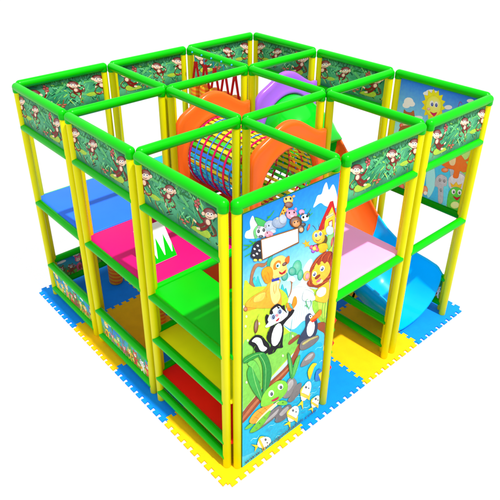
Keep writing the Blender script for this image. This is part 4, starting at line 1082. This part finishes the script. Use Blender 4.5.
def hoop(r=.0075):
    bm = bmesh.new(); R_ = TR+.009
    for s in range(72):
        pass
    V = []
    for s in range(72):
        t = 2*math.pi*s/72; nr = Vector((math.cos(t), 0, math.sin(t)))
        V.append([bm.verts.new(nr*(R_+r*math.cos(u))+Vector((0, r*math.sin(u), 0))) for u in [2*math.pi*z/8 for z in range(8)]])
    for s in range(72):
        a, b = V[s], V[(s+1)%72]
        for z in range(8): bm.faces.new((a[z], a[(z+1)%8], b[(z+1)%8], b[z]))
    return bm
hm, hb = fin('hoop', hoop(.0125), M['netm']), fin('hoop', hoop(.0075), M['netb'])
for q in range(12):
    o = link('hoop', hm if q % 2 else hb, tun, (0, TL*(q+.5)/12, 0)); o['label'] = 'magenta hoop' if q % 2 else 'blue hoop'

# ------------------------------------------------------------------ teeth trim on the post beside the mural
for zc, w_, m_, lb in ((1.16,.048,'red','red'), (1.04,.036,'lime','green'), (.86,.048,'red','red'), (.74,.036,'lime','green'), (.52,.048,'red','red'), (.40,.036,'lime','green')):
    bm = bmesh.new()
    fr = [bm.verts.new((LX+OFF+.032+x, y, zc+z)) for y in (-.012, .012) for x, z in ((0,.07),(w_,-.02),(0,-.07))]
    for f in ((0,1,2),(5,4,3),(0,3,4,1),(1,4,5,2),(2,5,3,0)): bm.faces.new([fr[t] for t in f])
    link('foam_tooth', fin('foam_tooth', bm, M[m_], False), frame)['label'] = lb+' foam tooth'

# ------------------------------------------------------------------ tall animal mural in front
MX0, MX1, MZ0, MZ1 = .092, 1.168, .022, 2.858
bm = bmesh.new(); box(bm, MX0-.004, MX1+.004, -.045, -.030, MZ0-.002, MZ1+.002, .002, 1)
mural = link('mural_panel', fin('mural_panel', bm, M['backing']), frame)
mural['label'] = 'tall printed panel with lion, puppy, skunk, turtle and fish around a stream'
a = Art(MX0, MX1, MZ0, MZ1)
sky = [(0, lin((.1,.72,.84))), (.45, lin((.85,.97,1))), (.62, lin((.85,.96,1))), (.72, lin((.62,.90,.99))), (.86, lin((.20,.68,.96))), (1, lin((.09,.50,.92)))]
a.grid(lambda u, v: ramp(sky, v), 8, 40)
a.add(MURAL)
k_ = a.k
art = link('printed_artwork', a.mesh('printed_artwork'), mural, (0, -.0462, 0))
def text_mesh(s, size, name, m, shear=0):
    c = bpy.data.curves.new(name, 'FONT'); c.body = s; c.size = size; c.shear = shear; c.offset = .0009; c.space_character = 1.12
    o = bpy.data.objects.new(name, c); col.objects.link(o)
    bpy.context.view_layer.update()
    me = bpy.data.meshes.new_from_object(o.evaluated_get(bpy.context.evaluated_depsgraph_get()))
    bpy.data.objects.remove(o); me.name = name; me.materials.clear(); me.materials.append(m); return me
tm = text_mesh('www.tuttogonfiabili.com', .082, 'web_address', mat('grey_print', (.07,.05,.12), .5, .05), 0)
wd = max(v.co.x for v in tm.vertices)-min(v.co.x for v in tm.vertices)
o = link('web_address', tm, mural, (.115, -.0480-k_*.000012, .060), (math.pi/2,0,0)); o.scale = (1.01/wd, .9, 1)
o['label'] = 'grey web address printed along the foot of the mural'

# ------------------------------------------------------------------ far mural (sunny zoo) seen from inside
bm = bmesh.new(); box(bm, NX[3]+.002, NX[3]+.016, .085, 1.185, 1.468, 2.885, .002, 1)
fm = link('mural_panel', fin('mural_panel', bm, M['backing']), frame)
fm['label'] = 'tall printed panel with smiling sun, kangaroo and crowned frog'
a = Art(.09, 1.18, 1.47, 2.88)
sky = [(0, lin((.60,.80,.85))), (.4, lin((.70,.88,.97))), (.6, lin((.50,.78,.97))), (1, lin((.12,.42,.88)))]
a.grid(lambda u, v: ramp(sky, v), 6, 20)
a.add(FAR)
# local +u must run along +y, print faces -x : rotate and mirror outwards
for v in a.bm.verts: v.co = Vector((v.co.y, v.co.x, v.co.z))
link('printed_artwork', a.mesh('printed_artwork', 'print_lit'), fm, (NX[3], 0, 0))
rail('y', 3, 0, 1.445)

# ================================================================== SLIDE
CXS = NX[2]+.60
slide = thing('slide', 'tall trough slide with green hood, orange upper chute and blue flared foot', 'slide', (CXS, .15, MT))
S0 = Vector((CXS, .15, MT))
ST = [(2.44,1.50,2.06,.44,.44),(2.2,1.49,2.05,.44,.44),(1.98,1.46,2.02,.44,.44),(1.85,1.37,1.92,.44,.44),(1.7,1.22,1.76,.44,.44),(1.5,.99,1.52,.44,.44),(1.3,.76,1.28,.44,.44),(1.13,.57,1.08,.44,.45),(.95,.40,.93,.45,.46),(.75,.26,.81,.46,.48),(.55,.17,.745,.47,.51),(.35,.115,.70,.48,.55),(.20,.09,.66,.48,.57),(.12,.085,.58,.48,.57)]
def lerpst(y):
    for a, b in zip(ST, ST[1:]):
        if b[0] <= y <= a[0]+1e-9:
            t = (a[0]-y)/(a[0]-b[0]); return tuple(p+(q-p)*t for p, q in zip(a, b))
    return ST[-1]
def chute(y0, y1, m, name, lip=True, n=18, start=0):
    bm = bmesh.new(); prev = None; th = .022; K = 28
    ys = [y0+(y1-y0)*i/n for i in range(n+1)]
    for idx, y in enumerate(ys):
        _, zb, ze, wl, wr = lerpst(y)
        inner = []; 
        for k in range(K+1):
            t = math.pi*(k/K); u = -math.cos(t); w_ = wl if u < 0 else wr
            # superellipse trough
            s_ = math.sin(t); x = w_*math.copysign(abs(u)**.8, u); z = zb+(ze-zb)*(1-max(s_,0)**.9)
            inner.append((x, z))
        if True:
            inner = [(inner[0][0]-.035, inner[0][1]-.012), (inner[0][0]-.022, inner[0][1]+.006)]+inner+[(inner[-1][0]+.022, inner[-1][1]+.006), (inner[-1][0]+.035, inner[-1][1]-.012)]
        outer = []
        for q, (x, z) in enumerate(inner):
            a_ = inner[max(q-1,0)]; b_ = inner[min(q+1,len(inner)-1)]; dx, dz = b_[0]-a_[0], b_[1]-a_[1]; l = math.hypot(dx, dz) or 1
            outer.append((x+dz/l*th, z-dx/l*th) if 2 < q < len(inner)-3 else (x*.995, z-th*.9))
        ring = [bm.verts.new(Vector((CXS+x, y, z))-S0) for x, z in inner+outer[::-1]]
        if prev:
            N = len(ring)
            for q in range(N): bm.faces.new((prev[q], prev[(q+1)%N], ring[(q+1)%N], ring[q]))
        else:
            K2 = len(ring)//2
            for q in range(K2-1): bm.faces.new((ring[q], ring[q+1], ring[-q-2], ring[-q-1]))
        prev = ring
    K2 = len(prev)//2
    for q in range(K2-1): bm.faces.new((prev[q+1], prev[q], prev[-q-1], prev[-q-2]))
    return link(name, fin(name, bm, m, ang=50), slide)
chute(2.43, 1.90, M['hood'], 'entry_chute').__setitem__('label', 'green entry section')
chute(1.898, 1.72, M['orange'], 'chute', n=6).__setitem__('label', 'short orange chute section')
chute(1.716, 1.12, M['orange'], 'chute').__setitem__('label', 'long orange chute section')
chute(1.118, .12, M['slideblue'], 'chute', n=30).__setitem__('label', 'blue chute with flared foot')
# flange rings where the sections bolt together
for y in (1.719, 1.119):
    bm = bmesh.new(); _, zb, ze, wl, wr = lerpst(y); ri, ro = [], []
    K = 28; vs = []
    for k in range(K+1):
        t = math.pi*k/K; u = -math.cos(t); s_ = math.sin(t); w_ = wl
        x = w_*math.copysign(abs(u)**.8, u); z = zb+(ze-zb)*(1-max(s_,0)**.9)
        sc = 1.07
        vs.append([bm.verts.new(Vector((CXS+x*f, y+dy, z-(f-1)*.5*s_))-S0) for f, dy in ((1.02,-.014),(sc+.02,-.014),(sc+.02,.014),(1.02,.014))])
    for a_, b_ in zip(vs, vs[1:]):
        for q in range(4): bm.faces.new((a_[q], a_[(q+1)%4], b_[(q+1)%4], b_[q]))
    bm.faces.new(vs[0]); bm.faces.new(vs[-1][::-1])
    link('flange', fin('flange', bm, M['orange']), slide)
# green hood: a bulging half dome over the slide entry
bm = bmesh.new(); grid = []
NU, NV = 22, 32
for i in range(NU+1):
    s = i/NU; y = NY[2]-.105 - .60*math.sin(s*math.pi/2)
    k = math.cos(s*math.pi/2)
    row = []
    for j in range(NV+1):
        ph = math.pi*j/NV
        base = lerpst(max(y, 1.9))[2]
        x = .47*math.cos(ph)*(.42+.58*k**.7) if False else .465*math.cos(ph)*(1-.0*s)
        # cross-section is a half ellipse whose height shrinks toward the lip
        z = base-.03 + (.47*k**.75)*math.sin(ph)
        row.append(bm.verts.new(Vector((CXS+x, y, z))-S0))
    grid.append(row)
for a_, b_ in zip(grid, grid[1:]):
    for j in range(NV): bm.faces.new((a_[j], a_[j+1], b_[j+1], b_[j]))
hood = link('hood', fin('hood', bm, M['hood'], ang=60), slide)
md = hood.modifiers.new('shell', 'SOLIDIFY'); md.thickness = .02; md.offset = -1

# ================================================================== HANGING ROLLERS
def bag_parts(root, zrel):
    bm = bmesh.new(); r = .088
    prof = [(0.0,r*.55),(.012,r*.82),(.035,r),(.40,r),(.70,r),(.73,r*.85),(.745,r*.5)]
    tube(bm, [(0,0,z-.745) for z, _ in prof], [q for _, q in prof], 24)
    return fin('roller', bm, M['stripe'])
bagme = bag_parts(None, 0)
def straps_me():
    bm = bmesh.new()
    for dx in (-1, 1):
        for dy in (0,):
            p0 = Vector((0, dx*.012, .46)); p1 = Vector((0, dx*.094, .10))
            tube(bm, [p0, (p0+p1)/2, p1, p1+Vector((0,0,-.06))], [.017,.016,.016,.015], 8)
    box(bm, -.016, .016, -.028, .028, .40, .475, .006, 2)
    return fin('strap', bm, M['rope'])
strapme = straps_me()
bm = bmesh.new()
tube(bm, [(0,0,.46),(0,.016,.50),(0,.02,.54),(0,.014,.575),(0,-.02,.60)], .006, 8)
r_ = bmesh.ops.create_uvsphere(bm, u_segments=10, v_segments=6, radius=.013, matrix=Matrix.Translation((-.052,0,.61)))
hookme = fin('hook_cord', bm, M['hook'])
ords = ['nearest of the five', 'second nearest of the five', 'middle one of the five', 'second farthest of the five', 'farthest of the five']
for q in range(5):
    y = 2*LY+.26+q*.205; 
    t = thing('hanging_roller', 'striped orange hanging roller on red straps, %s' % ords[q], 'hanging roller', (2*LX, y, 2.32), 'striped rollers hanging from one green tube')
    link('roller', bagme, t, (0,0,.20)); link('strap', strapme, t); link('hook_cord', hookme, t)

# ================================================================== STRIPED FLOOR COLUMNS
bm = bmesh.new(); r = .095
tube(bm, [(0,0,0),(0,0,.012),(0,0,.03),(0,0,1.33),(0,0,1.35),(0,0,1.36)], [r*.82,r*.94,r,r,r*.94,r*.8], 28)
colme = fin('striped_column', bm, M['stripe'])
for x, y, d in ((.76,3.42,'under the blue deck on the blue mat'), (.72,2.30,'under the pink deck behind the climbing steps')):
    o = link('striped_column', colme, None, (x, y, MT)); tag(o, 'padded orange and yellow striped column '+d, 'padded column', 'striped padded floor columns'); o['kind'] = 'thing'

# ================================================================== TOOTHED BOARD ON THE PINK DECK
t = thing('toothed_ramp', 'leaning white foam board with green zigzag teeth on the pink deck', 'foam board', (.38, 1.54, 1.504))
Lb = math.hypot(.25, .33); th_ = math.atan2(.33, .25); X0, X1 = -.17, .18
def brd(s0, s1, o0, o1):
    bm = bmesh.new(); box(bm, X0, X1, s0, s1, o0, o1, .006, 2)
    bmesh.ops.rotate(bm, verts=bm.verts, cent=(0,0,0), matrix=Matrix.Rotation(th_, 3, 'X')); return bm
link('board', fin('board', brd(0, Lb, -.03, 0), M['white']), t)
bm = bmesh.new(); zig = [(X0,.006),(X0,.12),(-.14,.05),(-.085,.25),(-.055,.05),(-.045,.05),(.02,.26),(.042,.055),(.055,.055),(.118,.27),(.135,.06),(.15,.06),(X1-.004,.15),(X1-.004,.006)]
lo = [bm.verts.new((x, s, .0015)) for x, s in zig]; hi = [bm.verts.new((x, s, .004)) for x, s in zig]
for tri in tessellate_polygon([[Vector((x, s, 0)) for x, s in zig]]):
    bm.faces.new([hi[q] for q in tri])
for q in range(len(zig)): bm.faces.new((lo[q], lo[(q+1)%len(zig)], hi[(q+1)%len(zig)], hi[q]))
bmesh.ops.rotate(bm, verts=bm.verts, cent=(0,0,0), matrix=Matrix.Rotation(th_, 3, 'X'))
link('zigzag_teeth', fin('zigzag_teeth', bm, M['lime'], False), t)
bm = bmesh.new()
fr = [bm.verts.new((x, y, z)) for x in (X0+.02, X1-.02) for y, z in ((.04,.0),(.23,.25),(.26,.0))]
for f in ((0,1,2),(5,4,3),(0,3,4,1),(1,4,5,2),(2,5,3,0)): bm.faces.new([fr[q] for q in f])
link('wedge', fin('wedge', bm, M['white'], False), t)

# ================================================================== LIGHT
w = bpy.data.worlds.new('World'); scene.world = w; w.use_nodes = True
bg = w.node_tree.nodes['Background']; bg.inputs[0].default_value = (.98,.99,1,1); bg.inputs[1].default_value = .84
sun = bpy.data.lights.new('sun', 'SUN'); sun.energy = 4.0; sun.angle = math.radians(1.5); sun.color = (1,.99,.965)
so = bpy.data.objects.new('sun', sun); col.objects.link(so)
d = Vector((-.03, .455, -1)); so.rotation_euler = d.to_track_quat('-Z', 'Y').to_euler(); so.location = (0,-3,8)

fl = bpy.data.lights.new('fill', 'SUN'); fl.energy = .4; fl.angle = math.radians(70); fl.color = (1,1,1)
fo = bpy.data.objects.new('fill', fl); col.objects.link(fo)
fo.rotation_euler = Vector((.75, .75, -.62)).to_track_quat('-Z', 'Y').to_euler(); fo.location = (-5,-5,5)

# ================================================================== CAMERA
cam = bpy.data.cameras.new('camera'); co = bpy.data.objects.new('camera', cam); col.objects.link(co)
yaw, pitch, roll = .8614193, .5330025, -.0038431
f = Vector((math.cos(pitch)*math.cos(yaw), math.cos(pitch)*math.sin(yaw), -math.sin(pitch)))
r = f.cross(Vector((0,0,1))).normalized(); u = r.cross(f)
r, u = r*math.cos(roll)+u*math.sin(roll), -r*math.sin(roll)+u*math.cos(roll)
co.matrix_world = Matrix(((r.x,u.x,-f.x,-2.418587),(r.y,u.y,-f.y,-2.891158),(r.z,u.z,-f.z,5.027662),(0,0,0,1)))
cam.sensor_width = 36; cam.lens = 596.204/500*36
cam.shift_x = (250-235.947)/500; cam.shift_y = -(250-222.967)/500
cam.clip_end = 300
scene.camera = co
scene.render.engine = 'CYCLES'
scene.view_settings.view_transform = 'Standard'; scene.view_settings.look = 'None'; scene.view_settings.exposure = 0
scene.cycles.max_bounces = 8
